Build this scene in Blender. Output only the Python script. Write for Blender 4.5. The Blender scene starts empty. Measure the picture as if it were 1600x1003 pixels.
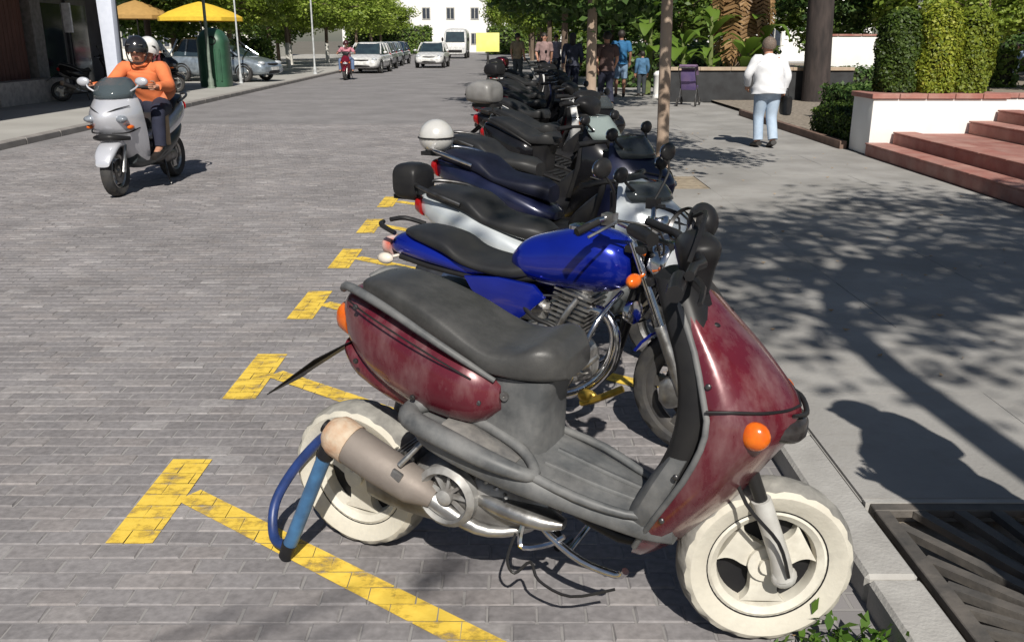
import bpy, bmesh, math, random
import numpy as np
from mathutils import Vector, Matrix, Euler, Quaternion
R = math.radians
random.seed(7)
rng = np.random.default_rng(7)
scene = bpy.context.scene
col = scene.collection

# ------------------------------------------------------------------ camera
cam_data = bpy.data.cameras.new('camera')
cam = bpy.data.objects.new('camera', cam_data)
col.objects.link(cam)
cam.location = (0, 0, 1.58)
cam.rotation_euler = (R(90 - 17.41), 0, 0)
cam_data.sensor_width = 36
cam_data.lens = 31.5
cam_data.clip_start = 0.05
cam_data.clip_end = 1500
scene.camera = cam

# ------------------------------------------------------------------ sky, sun, exposure
SUN_EL = R(43)
TO_SUN = Vector((0.12 * math.cos(SUN_EL), -math.cos(SUN_EL), math.sin(SUN_EL))).normalized()
world = bpy.data.worlds.new('World')
scene.world = world
world.use_nodes = True
wn = world.node_tree
sky = wn.nodes.new('ShaderNodeTexSky')
sky.sky_type = 'NISHITA'
sky.sun_disc = False
sky.sun_elevation = SUN_EL
sky.sun_rotation = math.pi - 0.12
sky.air_density = 1.0
sky.dust_density = 1.0
bgn = wn.nodes['Background']
bgn.inputs['Strength'].default_value = 0.05
wn.links.new(sky.outputs[0], bgn.inputs['Color'])
sun_data = bpy.data.lights.new('sun', 'SUN')
sun_data.energy = 5.0
sun_data.angle = R(0.55)
sun_data.color = (1.0, 0.95, 0.87)
sun = bpy.data.objects.new('sun', sun_data)
col.objects.link(sun)
sun.rotation_euler = (-TO_SUN).to_track_quat('-Z', 'Y').to_euler()
vs = scene.view_settings
vs.view_transform = 'Standard'
vs.look = 'None'
vs.exposure = 0.15
vs.gamma = 1
vs.use_curve_mapping = False

# ------------------------------------------------------------------ materials
MATS = {}
def mat(name, c, rough=0.6, metal=0.0, coat=0.0, c2=None, ns=8.0, amt=0.35, bump=0.0, bs=40.0,
        dust=None, dust_amt=0.5, dust_s=6.0, dust_lo=.38, dust_hi=.66, dust_st=(1, 1, 1), spec=0.5, stretch=(1, 1, 1), rvar=0.0):
    if name in MATS:
        return MATS[name]
    m = bpy.data.materials.new(name)
    m.use_nodes = True
    nt = m.node_tree
    L = nt.links.new
    b = nt.nodes['Principled BSDF']
    b.inputs['Roughness'].default_value = rough
    b.inputs['Metallic'].default_value = metal
    b.inputs['Coat Weight'].default_value = coat
    b.inputs['Coat Roughness'].default_value = 0.08
    b.inputs['Specular IOR Level'].default_value = spec
    tc = nt.nodes.new('ShaderNodeTexCoord')
    mp = nt.nodes.new('ShaderNodeMapping')
    mp.inputs['Scale'].default_value = stretch
    L(tc.outputs['Object'], mp.inputs['Vector'])
    nz = nt.nodes.new('ShaderNodeTexNoise')
    nz.inputs['Scale'].default_value = ns
    nz.inputs['Detail'].default_value = 5
    L(mp.outputs[0], nz.inputs['Vector'])
    rp = nt.nodes.new('ShaderNodeValToRGB')
    rp.color_ramp.elements[0].position = 0.35
    rp.color_ramp.elements[1].position = 0.68
    c2 = c2 or tuple(x * (1 - amt) for x in c)
    rp.color_ramp.elements[0].color = (*c2, 1)
    rp.color_ramp.elements[1].color = (*c, 1)
    L(nz.outputs[0], rp.inputs[0])
    out = rp.outputs[0]
    if dust:
        dn = nt.nodes.new('ShaderNodeTexNoise')
        dn.inputs['Scale'].default_value = dust_s
        dn.inputs['Detail'].default_value = 8
        dn.inputs['Roughness'].default_value = 0.65
        dm_ = nt.nodes.new('ShaderNodeMapping'); dm_.inputs['Scale'].default_value = dust_st
        L(tc.outputs['Object'], dm_.inputs['Vector']); L(dm_.outputs[0], dn.inputs['Vector'])
        mr = nt.nodes.new('ShaderNodeMapRange')
        mr.inputs['From Min'].default_value = dust_lo
        mr.inputs['From Max'].default_value = dust_hi
        mr.inputs['To Max'].default_value = dust_amt
        L(dn.outputs[0], mr.inputs['Value'])
        mx = nt.nodes.new('ShaderNodeMix')
        mx.data_type = 'RGBA'
        L(mr.outputs[0], mx.inputs['Factor'])
        L(out, mx.inputs['A'])
        mx.inputs['B'].default_value = (*dust, 1)
        out = mx.outputs['Result']
        r2 = nt.nodes.new('ShaderNodeMapRange')
        r2.inputs['To Min'].default_value = rough
        r2.inputs['To Max'].default_value = min(1, rough + 0.5)
        L(mr.outputs[0], r2.inputs['Value'])
        L(r2.outputs[0], b.inputs['Roughness'])
    elif rvar:
        r2 = nt.nodes.new('ShaderNodeMapRange')
        r2.inputs['To Min'].default_value = max(0, rough - rvar)
        r2.inputs['To Max'].default_value = min(1, rough + rvar)
        L(nz.outputs[0], r2.inputs['Value'])
        L(r2.outputs[0], b.inputs['Roughness'])
    L(out, b.inputs['Base Color'])
    if bump:
        bn = nt.nodes.new('ShaderNodeTexNoise')
        bn.inputs['Scale'].default_value = bs
        bn.inputs['Detail'].default_value = 4
        L(mp.outputs[0], bn.inputs['Vector'])
        bp = nt.nodes.new('ShaderNodeBump')
        bp.inputs['Strength'].default_value = bump
        bp.inputs['Distance'].default_value = 0.01
        L(bn.outputs[0], bp.inputs['Height'])
        L(bp.outputs[0], b.inputs['Normal'])
    MATS[name] = m
    return m

def leaf_mat(name, c1, c2, trans=0.3, c3=None):
    if name in MATS:
        return MATS[name]
    m = bpy.data.materials.new(name)
    m.use_nodes = True
    nt = m.node_tree
    L = nt.links.new
    b = nt.nodes['Principled BSDF']
    b.inputs['Roughness'].default_value = 0.5
    b.inputs['Specular IOR Level'].default_value = 0.35
    g = nt.nodes.new('ShaderNodeNewGeometry')
    rp = nt.nodes.new('ShaderNodeValToRGB')
    rp.color_ramp.elements[0].color = (*c1, 1)
    rp.color_ramp.elements[1].color = (*c2, 1)
    if c3:
        e = rp.color_ramp.elements.new(0.93)
        e.color = (*c2, 1)
        rp.color_ramp.elements[2].color = (*c3, 1)
    L(g.outputs['Random Per Island'], rp.inputs[0])
    L(rp.outputs[0], b.inputs['Base Color'])
    t = nt.nodes.new('ShaderNodeBsdfTranslucent')
    L(rp.outputs[0], t.inputs['Color'])
    mx = nt.nodes.new('ShaderNodeMixShader')
    mx.inputs[0].default_value = trans
    L(b.outputs[0], mx.inputs[1])
    L(t.outputs[0], mx.inputs[2])
    L(mx.outputs[0], nt.nodes['Material Output'].inputs['Surface'])
    MATS[name] = m
    return m

def glass_mat(name, tint, rough=0.05, alpha=0.45):
    if name in MATS:
        return MATS[name]
    m = bpy.data.materials.new(name)
    m.use_nodes = True
    nt = m.node_tree
    b = nt.nodes['Principled BSDF']
    b.inputs['Base Color'].default_value = (*tint, 1)
    b.inputs['Roughness'].default_value = rough
    b.inputs['Alpha'].default_value = alpha
    MATS[name] = m
    return m

# ------------------------------------------------------------------ mesh kit
def tag(o, label=None, cat=None, group=None, kind=None):
    if label: o['label'] = label
    if cat: o['category'] = cat
    if group: o['group'] = group
    if kind: o['kind'] = kind
    return o

def thing(name, label, cat, loc=(0, 0, 0), rz=0.0, group=None, scale=1.0):
    o = bpy.data.objects.new(name, None)
    col.objects.link(o)
    o.location = loc
    o.rotation_euler = (0, 0, rz)
    o.scale = (scale,) * 3
    o.empty_display_size = 0.1
    return tag(o, label, cat, group)

def cr(P, k):
    """Catmull-Rom along the first axis, k steps per span."""
    P = np.asarray(P, float)
    n = len(P)
    out = []
    for i in range(n - 1):
        p0, p1, p2, p3 = P[max(i - 1, 0)], P[i], P[i + 1], P[min(i + 2, n - 1)]
        for j in range(k):
            t = j / k
            out.append(0.5 * ((2 * p1) + (p2 - p0) * t + (2 * p0 - 5 * p1 + 4 * p2 - p3) * t * t + (3 * p1 - p0 - 3 * p2 + p3) * t ** 3))
    out.append(P[-1])
    return np.array(out)

def frame_of(d):
    d = Vector(d).normalized()
    a = Vector((0, 0, 1)) if abs(d.z) < 0.95 else Vector((1, 0, 0))
    u = d.cross(a).normalized()
    return u, d.cross(u).normalized()

def linkmesh(name, me, m=None, parent=None):
    o = bpy.data.objects.new(name, me)
    col.objects.link(o)
    if m is not None and not me.materials:
        me.materials.append(m)
    if parent: o.parent = parent
    return o

class MB:
    def __init__(self):
        self.v = []; self.f = []
    def add(self, vs, fs):
        n = len(self.v)
        self.v.extend([tuple(map(float, p)) for p in vs])
        self.f.extend([tuple(i + n for i in f) for f in fs])
        return self
    def box(self, c, s, rot=None, taper=1.0):
        h = [x / 2 for x in s]
        vs = []
        for sz in (-1, 1):
            k = taper if sz > 0 else 1
            for sx, sy in ((-1, -1), (1, -1), (1, 1), (-1, 1)):
                p = Vector((sx * h[0] * k, sy * h[1] * k, sz * h[2]))
                if rot is not None: p = rot @ p
                vs.append(p + Vector(c))
        return self.add(vs, [(3, 2, 1, 0), (4, 5, 6, 7), (0, 1, 5, 4), (1, 2, 6, 5), (2, 3, 7, 6), (3, 0, 4, 7)])
    def tube(self, path, r, n=8, closed=False, k=0, flat=1.0, caps=True):
        P = np.asarray(path, float)
        rr = np.full(len(P), r, float) if np.isscalar(r) else np.asarray(r, float)
        if k:
            if closed:
                P = np.vstack([P, P[:1]]); rr = np.append(rr, rr[0])
            PR = cr(np.hstack([P, rr[:, None]]), k)
            if closed: PR = PR[:-1]
            P, rr = PR[:, :3], PR[:, 3]
        m = len(P)
        vs = []
        u = None
        for i in range(m):
            a = P[(i - 1) % m] if (closed or i > 0) else P[i]
            b = P[(i + 1) % m] if (closed or i < m - 1) else P[i]
            d = Vector(b - a)
            if d.length < 1e-9: d = Vector((0, 0, 1))
            d.normalize()
            if u is None:
                u, w = frame_of(d)
            else:
                u = (u - d * u.dot(d))
                if u.length < 1e-6: u, w = frame_of(d)
                u.normalize(); w = d.cross(u)
            for j in range(n):
                t = 2 * math.pi * j / n
                vs.append(Vector(P[i]) + (u * math.cos(t) + w * math.sin(t) * flat) * rr[i])
        fs = []
        for i in range(m if closed else m - 1):
            for j in range(n):
                a = i * n + j; b = i * n + (j + 1) % n
                c = ((i + 1) % m) * n + (j + 1) % n; d = ((i + 1) % m) * n + j
                fs.append((a, b, c, d))
        if caps and not closed:
            fs.append(tuple(reversed(range(n))))
            fs.append(tuple(range((m - 1) * n, m * n)))
        return self.add(vs, fs)
    def cyl(self, p0, p1, r0, r1=None, n=12):
        return self.tube([p0, p1], [r0, r0 if r1 is None else r1], n)
    def lathe(self, prof, o=(0, 0, 0), axis=(0, 0, 1), n=24, closed=False, mod=None):
        ax = Vector(axis).normalized()
        u, w = frame_of(ax)
        m = len(prof); vs = []
        for j in range(n):
            t = 2 * math.pi * j / n
            e = u * math.cos(t) + w * math.sin(t)
            for i, (r, h) in enumerate(prof):
                if mod: r = mod(r, h, i, j)
                vs.append(Vector(o) + e * r + ax * h)
        fs = []
        for j in range(n):
            for i in range(m if closed else m - 1):
                a = j * m + i; b = j * m + (i + 1) % m
                c = ((j + 1) % n) * m + (i + 1) % m; d = ((j + 1) % n) * m + i
                fs.append((a, b, c, d))
        return self.add(vs, fs)
    def ell(self, c, r, n=14, m=9, rot=None, z0=-1.0):
        prof = []
        vs = []; fs = []
        lo = math.asin(max(-1, z0))
        for i in range(m + 1):
            ph = lo + (math.pi / 2 - lo) * i / m
            for j in range(n):
                t = 2 * math.pi * j / n
                p = Vector((r[0] * math.cos(ph) * math.cos(t), r[1] * math.cos(ph) * math.sin(t), r[2] * math.sin(ph)))
                if rot is not None: p = rot @ p
                vs.append(p + Vector(c))
        for i in range(m):
            for j in range(n):
                fs.append((i * n + j, i * n + (j + 1) % n, (i + 1) * n + (j + 1) % n, (i + 1) * n + j))
        if z0 > -1: fs.append(tuple(reversed(range(n))))
        return self.add(vs, fs)
    def loft(self, rings, caps=True):
        n = len(rings[0]); m = len(rings)
        vs = [p for r in rings for p in r]
        fs = []
        for i in range(m - 1):
            for j in range(n):
                fs.append((i * n + j, i * n + (j + 1) % n, (i + 1) * n + (j + 1) % n, (i + 1) * n + j))
        if caps:
            fs.append(tuple(reversed(range(n))))
            fs.append(tuple(range((m - 1) * n, m * n)))
        return self.add(vs, fs)
    def body(self, st, k=4, n=20, y=0.0, e=2.6):
        """st: (x, z_top, z_bottom, half_width[, exponent]); superellipse sections across x."""
        st = [tuple(s) + ((e,) if len(s) == 4 else ()) for s in st]
        A = cr(st, k)
        rings = []
        for x, zt, zb, hw, ex in A:
            zc, hh = (zt + zb) / 2, max(1e-3, (zt - zb) / 2)
            hw = max(1e-3, hw)
            r = []
            for j in range(n):
                t = 2 * math.pi * j / n
                c, s = math.cos(t), math.sin(t)
                r.append((x, y + hw * math.copysign(abs(c) ** (2 / ex), c), zc + hh * math.copysign(abs(s) ** (2 / ex), s)))
            rings.append(r)
        return self.loft(rings)
    def column(self, st, k=4, n=20, e=2.6):
        """st: (z, x_back, x_front, half_width); horizontal superellipse sections stacked in z."""
        A = cr(st, k)
        rings = []
        for z, x0, x1, hw in A:
            xc, hx = (x0 + x1) / 2, max(1e-3, (x1 - x0) / 2)
            r = []
            for j in range(n):
                t = 2 * math.pi * j / n
                c, s = math.cos(t), math.sin(t)
                r.append((xc + hx * math.copysign(abs(c) ** (2 / e), c), hw * math.copysign(abs(s) ** (2 / e), s), z))
            rings.append(r)
        return self.loft(rings)
    def prism(self, poly, vec):
        v = Vector(vec); n = len(poly)
        a = [Vector(p) for p in poly]
        return self.add(a + [p + v for p in a], [tuple(reversed(range(n))), tuple(range(n, 2 * n))] +
                        [(i, (i + 1) % n, n + (i + 1) % n, n + i) for i in range(n)])
    def xform(self, M):
        self.v = [tuple(M @ Vector(p)) for p in self.v]
        return self
    def mirror_y(self):
        n = len(self.v)
        self.v += [(x, -y, z) for x, y, z in self.v]
        self.f += [tuple(i + n for i in reversed(f)) for f in self.f]
        return self
    def mesh(self, name, m=None, ang=42, bevel=0.0, seg=2):
        me = bpy.data.meshes.new(name)
        me.from_pydata(self.v, [], self.f)
        bm = bmesh.new(); bm.from_mesh(me)
        bmesh.ops.recalc_face_normals(bm, faces=bm.faces)
        if bevel:
            ed = [e for e in bm.edges if len(e.link_faces) == 2 and e.calc_face_angle(0) > R(35)]
            bmesh.ops.bevel(bm, geom=ed, offset=bevel, segments=seg, profile=0.6, affect='EDGES', clamp_overlap=True)
        bm.to_mesh(me); bm.free()
        if m: me.materials.append(m)
        if ang:
            me.shade_smooth()
            me.set_sharp_from_angle(angle=R(ang))
        return me
    def build(self, name, m, parent=None, ang=42, bevel=0.0, seg=2, loc=None, rot=None):
        o = linkmesh(name, self.mesh(name, m, ang, bevel, seg), None, parent)
        if loc: o.location = loc
        if rot: o.rotation_euler = rot
        return o

def copy_tree(o, parent=None):
    c = o.copy(); col.objects.link(c); c.parent = parent
    for ch in list(o.children): copy_tree(ch, c)
    return c

# shared materials
RUB = mat('tyre_rubber', (0.028, 0.028, 0.03), 0.8, c2=(0.05, 0.047, 0.043), ns=14, bump=0.2)
BLK = mat('black_plastic', (0.012, 0.012, 0.014), 0.42, c2=(0.022, 0.0215, 0.0215), ns=9, rvar=0.12, spec=.22)
GREYP = mat('worn_grey_plastic', (0.11, 0.112, 0.115), 0.5, dust=(0.33, 0.31, 0.28), dust_amt=0.55, dust_s=9, c2=(0.07, 0.07, 0.073))
CHR = mat('chrome', (0.72, 0.72, 0.74), 0.14, 1.0, c2=(0.5, 0.5, 0.52), ns=20, rvar=0.08)
ALU = mat('cast_aluminium', (0.52, 0.52, 0.51), 0.38, 0.9, c2=(0.28, 0.27, 0.26), ns=18, bump=0.1, rvar=0.15)
STEEL = mat('dark_steel', (0.16, 0.16, 0.165), 0.4, 0.9, c2=(0.08, 0.075, 0.07), ns=14)
SEATM = mat('seat_vinyl', (0.016, 0.017, 0.02), 0.45, c2=(0.03, 0.03, 0.03), ns=6, bump=0.06, bs=250, spec=.25)
ORANGE = mat('amber_lens', (0.75, 0.16, 0.01), 0.22, c2=(0.6, 0.1, 0.01), ns=30)
REDL = mat('red_lens', (0.4, 0.01, 0.012), 0.2, c2=(0.3, 0.01, 0.01))
LENS = mat('headlight_glass', (0.72, 0.75, 0.78), 0.1, 0.35, c2=(0.5, 0.53, 0.56), ns=12)
MIRG = mat('mirror_glass', (0.8, 0.82, 0.85), 0.04, 1.0)
SCREEN = glass_mat('tinted_screen', (0.35, 0.42, 0.43), 0.06, 0.5)

TRD = mat('dusty_tread', (.34, .33, .3), .85, c2=(.16, .155, .145), ns=14, bump=.3)
def wheel(name, parent, c, rad, w, tyre_m, rim_m, spokes=3, broad=0.62, yaw=0.0, rimr=0.66, disc=True, tread=True, tread_m=None):
    """wheel part whose own mesh is the rim; tyre and brake disc are sub-parts. Axis = local y."""
    ri = rad * rimr
    hw = w / 2
    b = MB()
    b.lathe([(ri * 1.03, -hw * 0.62), (ri * 1.03, -hw * 0.5), (ri * 0.93, -hw * 0.4), (ri * 0.9, 0), (ri * 0.93, hw * 0.4),
             (ri * 1.03, hw * 0.5), (ri * 1.03, hw * 0.62), (ri * 0.97, hw * 0.7), (ri * 0.86, hw * 0.5), (ri * 0.82, 0),
             (ri * 0.86, -hw * 0.5), (ri * 0.97, -hw * 0.7)], axis=(0, 1, 0), n=40, closed=True)
    hr = ri * 0.33
    b.cyl((0, -hw * 0.62, 0), (0, hw * 0.62, 0), hr, n=24)
    b.cyl((0, -hw * 0.85, 0), (0, hw * 0.85, 0), hr * 0.45, n=14)
    for s in range(spokes):
        a0 = 2 * math.pi * s / spokes + 0.5
        pts = []
        prof = [(hr * 0.8, broad * 1.45), (ri * 0.5, broad * 0.8), (ri * 0.68, broad * 0.66), (ri * 0.86, broad * 0.78)] if spokes <= 3 else \
               [(hr * 0.8, broad), (ri * 0.6, broad * 0.5), (ri * 0.87, broad * 0.4)]
        for r, d in prof: pts.append((r, a0 + d))
        for r, d in reversed(prof): pts.append((r, a0 - d))
        if spokes <= 3:
            left = cr([(r, a0 + d) for r, d in prof], 4); right = cr([(r, a0 - d) for r, d in prof], 4)[::-1]
            pts = [tuple(p) for p in left] + [tuple(p) for p in right]
        t = hw * 0.42
        b.prism([(r * math.cos(a), -t, r * math.sin(a)) for r, a in pts], (0, 2 * t, 0))
    o = b.build(name, rim_m, parent, ang=38)
    o.location = c
    o.rotation_euler = (0, 0, yaw)
    t = MB()
    prof = [(ri * 1.0, -hw * 0.62), (rad * 0.80, -hw * 0.92), (rad * 0.88, -hw), (rad * 0.945, -hw * 0.84), (rad * 0.98, -hw * 0.5),
            (rad, -hw * 0.15), (rad, hw * 0.15), (rad * 0.98, hw * 0.5), (rad * 0.945, hw * 0.84), (rad * 0.88, hw), (rad * 0.80, hw * 0.92), (ri * 1.0, hw * 0.62)]
    def md(r, h, i, j):
        if tread and 3 <= i <= 8 and (j + (i % 3)) % 4 == 0: return r - rad * .026
        return r
    t.lathe(prof, axis=(0, 1, 0), n=64 if tread else 36, closed=False, mod=md)
    to = t.build('tyre', tyre_m, o, ang=30)
    if tread_m:
        MB().tube([(ri * 1.035 * math.cos(a), s_ * hw * .63, ri * 1.035 * math.sin(a)) for a in np.linspace(0, 2 * math.pi, 49)[:-1] for s_ in (-1,)], .0035, 5, closed=True).build('bead_line', BLK, o)
        to.data.materials.append(tread_m); np_ = len(prof)
        for f_ in to.data.polygons:
            hs = [abs(to.data.vertices[v].co.y) for v in f_.vertices]
            if max(hs) < hw * .86: f_.material_index = 1
        MB().lathe([(ri * .3, hw * .1), (ri * .84, hw * .1), (ri * .84, hw * .5), (ri * .3, hw * .5)], axis=(0, 1, 0), n=30, closed=True).build('rim_shade_disc', BLK, o, 30)  # black disc added behind the rim; shade in the spoke gaps put into colour
    if disc:
        d = MB()
        d.lathe([(ri * 0.36, -0.002), (ri * 0.72, -0.002), (ri * 0.72, 0.002), (ri * 0.36, 0.002)], o=(0, hw * 0.75, 0), axis=(0, 1, 0), n=28, closed=True)
        d.build('brake_disc', STEEL, o)
    return o

def steer_m(px, ang):
    return Matrix.Translation((px, 0, 0)) @ Matrix.Rotation(ang, 4, 'Z') @ Matrix.Translation((-px, 0, 0))

# ------------------------------------------------------------------ ground, road, pavers, kerbs, pavement
def quad_sheet(name, poly, z, m, kind='structure', parent=None):
    me = bpy.data.meshes.new(name)
    me.from_pydata([(x, y, z) for x, y in poly], [], [tuple(range(len(poly)))])
    me.materials.append(m)
    o = linkmesh(name, me, None, parent)
    if kind and not parent: o['kind'] = kind
    return o

def paver_mat():
    m = bpy.data.materials.new('clay_paver')
    m.use_nodes = True
    nt = m.node_tree; L = nt.links.new
    b = nt.nodes['Principled BSDF']
    b.inputs['Roughness'].default_value = 0.85
    b.inputs['Specular IOR Level'].default_value = 0.3
    g = nt.nodes.new('ShaderNodeNewGeometry')
    oi = nt.nodes.new('ShaderNodeObjectInfo')
    ad = nt.nodes.new('ShaderNodeMath'); ad.operation = 'ADD'
    fr = nt.nodes.new('ShaderNodeMath'); fr.operation = 'FRACT'
    L(g.outputs['Random Per Island'], ad.inputs[0]); L(oi.outputs['Random'], ad.inputs[1]); L(ad.outputs[0], fr.inputs[0])
    rp = nt.nodes.new('ShaderNodeValToRGB')
    cs = [(0.0, (0.19, 0.179, 0.181)), (0.3, (0.228, 0.216, 0.219)), (0.55, (0.21, 0.199, 0.202)), (0.8, (0.236, 0.218, 0.215)), (1.0, (0.28, 0.267, 0.267))]
    rp.color_ramp.elements[0].color = (*cs[0][1], 1); rp.color_ramp.elements[1].color = (*cs[-1][1], 1)
    for p, c in cs[1:-1]:
        e = rp.color_ramp.elements.new(p); e.color = (*c, 1)
    L(fr.outputs[0], rp.inputs[0])
    nz = nt.nodes.new('ShaderNodeTexNoise'); nz.inputs['Scale'].default_value = 38; nz.inputs['Detail'].default_value = 6
    L(g.outputs['Position'], nz.inputs['Vector'])
    nb = nt.nodes.new('ShaderNodeTexNoise'); nb.inputs['Scale'].default_value = 1.3; nb.inputs['Detail'].default_value = 4
    L(g.outputs['Position'], nb.inputs['Vector'])
    s = nt.nodes.new('ShaderNodeMath'); s.operation = 'ADD'
    L(nz.outputs[0], s.inputs[0]); L(nb.outputs[0], s.inputs[1])
    mr = nt.nodes.new('ShaderNodeMapRange'); mr.inputs['From Min'].default_value = 0.6; mr.inputs['From Max'].default_value = 1.4
    mr.inputs['To Min'].default_value = 0.66; mr.inputs['To Max'].default_value = 1.34
    L(s.outputs[0], mr.inputs['Value'])
    vm = nt.nodes.new('ShaderNodeVectorMath'); vm.operation = 'SCALE'
    L(rp.outputs[0], vm.inputs[0]); L(mr.outputs[0], vm.inputs['Scale'])
    L(vm.outputs[0], b.inputs['Base Color'])
    bp = nt.nodes.new('ShaderNodeBump'); bp.inputs['Strength'].default_value = 0.5; bp.inputs['Distance'].default_value = 0.004
    L(nz.outputs[0], bp.inputs['Height']); L(bp.outputs[0], b.inputs['Normal'])
    return m
PAVER = paver_mat()
PL, PW = 0.142, 0.083

def road_mat():
    m = bpy.data.materials.new('block_road')
    m.use_nodes = True
    nt = m.node_tree; L = nt.links.new
    b = nt.nodes['Principled BSDF']
    b.inputs['Roughness'].default_value = 0.85
    b.inputs['Specular IOR Level'].default_value = 0.3
    g = nt.nodes.new('ShaderNodeNewGeometry')
    br = nt.nodes.new('ShaderNodeTexBrick')
    br.inputs['Scale'].default_value = 1.0
    br.inputs['Brick Width'].default_value = PL
    br.inputs['Row Height'].default_value = PW
    br.inputs['Mortar Size'].default_value = 0.006
    br.inputs['Color1'].default_value = (0.203, 0.194, 0.197, 1)
    br.inputs['Color2'].default_value = (0.243, 0.232, 0.235, 1)
    br.inputs['Mortar'].default_value = (0.27, 0.26, 0.255, 1)
    L(g.outputs['Position'], br.inputs['Vector'])
    nb = nt.nodes.new('ShaderNodeTexNoise'); nb.inputs['Scale'].default_value = 0.9; nb.inputs['Detail'].default_value = 7
    L(g.outputs['Position'], nb.inputs['Vector'])
    mr = nt.nodes.new('ShaderNodeMapRange'); mr.inputs['From Min'].default_value = 0.3; mr.inputs['From Max'].default_value = 0.7
    mr.inputs['To Min'].default_value = 0.85; mr.inputs['To Max'].default_value = 1.15
    L(nb.outputs[0], mr.inputs['Value'])
    vm = nt.nodes.new('ShaderNodeVectorMath'); vm.operation = 'SCALE'
    L(br.outputs[0], vm.inputs[0]); L(mr.outputs[0], vm.inputs['Scale'])
    L(vm.outputs[0], b.inputs['Base Color'])
    bp = nt.nodes.new('ShaderNodeBump'); bp.inputs['Strength'].default_value = 0.9; bp.inputs['Distance'].default_value = 0.006
    L(br.outputs['Fac'], bp.inputs['Height']); bp.invert = True
    L(bp.outputs[0], b.inputs['Normal'])
    return m
ROADM = road_mat()
PAVEM = mat('pavement_concrete', (0.345, 0.335, 0.32), 0.9, c2=(0.25, 0.242, 0.23), ns=1.4, bump=0.25, bs=60, spec=0.2, dust=(.24, .225, .205), dust_amt=.5, dust_s=5, dust_lo=.5, dust_hi=.72)
def world_coords(m):
    """texture from the place itself, so neighbouring slabs do not repeat each other"""
    nt = m.node_tree
    g = nt.nodes.new('ShaderNodeNewGeometry')
    for n in nt.nodes:
        if n.type == 'MAPPING':
            for l in list(n.inputs['Vector'].links): nt.links.remove(l)
            nt.links.new(g.outputs['Position'], n.inputs['Vector'])
world_coords(PAVEM)
KERBM = mat('kerb_granite', (0.4, 0.39, 0.37), 0.85, c2=(0.3, 0.29, 0.275), ns=6, bump=0.3, bs=80, spec=0.25)
world_coords(KERBM)
LPAVE = mat('left_pavement_concrete', (0.4, 0.39, 0.365), 0.9, c2=(0.33, 0.32, 0.3), ns=0.8, spec=0.2)
SOIL = mat('dry_soil', (0.33, 0.29, 0.24), 0.95, c2=(0.17, 0.145, 0.12), ns=14, bump=0.8, bs=30, spec=0.1)
EARTH = mat('open_ground', (0.2, 0.185, 0.16), 0.95, c2=(0.14, 0.13, 0.11), ns=0.3, spec=0.1)
quad_sheet('ground', [(-500, -300), (500, -300), (500, 900), (-500, 900)], -0.06, EARTH)
road = quad_sheet('road', [(-14, -12), (1.12, -12), (1.12, 140), (-14, 140)], -0.0045, ROADM)

def paver_mesh(seed):
    r = random.Random(seed)
    l, w, h = PL / 2 - 0.002, PW / 2 - 0.002, 0.0
    j = lambda a=0.0018: r.uniform(-a, a)
    c = 0.005
    t = [(-l + c + j(), -w + c + j(), j()), (l - c + j(), -w + c + j(), j()), (l - c + j(), w - c + j(), j()), (-l + c + j(), w - c + j(), j())]
    m_ = [(-l, -w, -0.004), (l, -w, -0.004), (l, w, -0.004), (-l, w, -0.004)]
    d = [(x, y, -0.03) for x, y, _ in m_]
    V = t + m_ + d
    F = [(0, 1, 2, 3)]
    for k in range(4):
        n = (k + 1) % 4
        F += [(4 + k, 4 + n, n, k), (8 + k, 8 + n, 4 + n, 4 + k)]
    return V, F
pv = [paver_mesh(s) for s in range(8)]
pmesh = []
for V, F in pv:
    me = bpy.data.meshes.new('paver'); me.from_pydata(V, [], F); me.materials.append(PAVER); pmesh.append(me)
cells = []
row = 0
y = 1.72
while y < 18.0:
    xl = -min(7.15, 0.62 * y + 0.9)
    k0 = math.floor(xl / PL); k1 = math.ceil(0.98 / PL)
    for k in range(k0, k1):
        x = (k + (0.5 if row % 2 else 0)) * PL
        if xl - 0.2 < x < 0.9: cells.append((x, y))
    row += 1
    y += PW
PC, PS = math.cos(R(17.41)), math.sin(R(17.41))
def infr(x, y, z=0.0):
    d = y * PC - (z - 1.58) * PS
    v = y * PS + (z - 1.58) * PC
    return abs(x / d) < 0.585 and -0.37 < v / d < 0.37, d
def hid(x, y):   # ground under the wheels and bodies of the first machine stays with the joined pavers
    return False
near = sorted([c for c in cells if infr(*c)[0] and not hid(*c)], key=lambda c: infr(*c)[1])
pick = set(near[:300])
for i, (x, y) in enumerate(near[:300]):
    o = linkmesh('paver', pmesh[i * 5 % 8], None, road)
    o.location = (x, y, random.uniform(-0.0025, 0.001) + 0.011 - 0.011)
    o.rotation_euler = (random.uniform(-0.012, 0.012), random.uniform(-0.006, 0.006), random.uniform(-0.012, 0.012))
V = []; F = []
for i, (x, y) in enumerate(c for c in cells if c not in pick):
    v, f = pv[i * 5 % 8]
    n = len(V); a = random.uniform(-0.012, 0.012); dz = random.uniform(-0.0025, 0.001)
    tx = random.uniform(-0.012, 0.012)
    V += [(x + p[0] - a * p[1], y + p[1] + a * p[0], dz + p[2] + tx * p[1]) for p in v]
    F += [tuple(q + n for q in g) for g in f]
me = bpy.data.meshes.new('distant_pavers'); me.from_pydata(V, [], F); me.materials.append(PAVER)
o = linkmesh('distant_pavers', me, None, road); o['kind'] = 'stuff'

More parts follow.
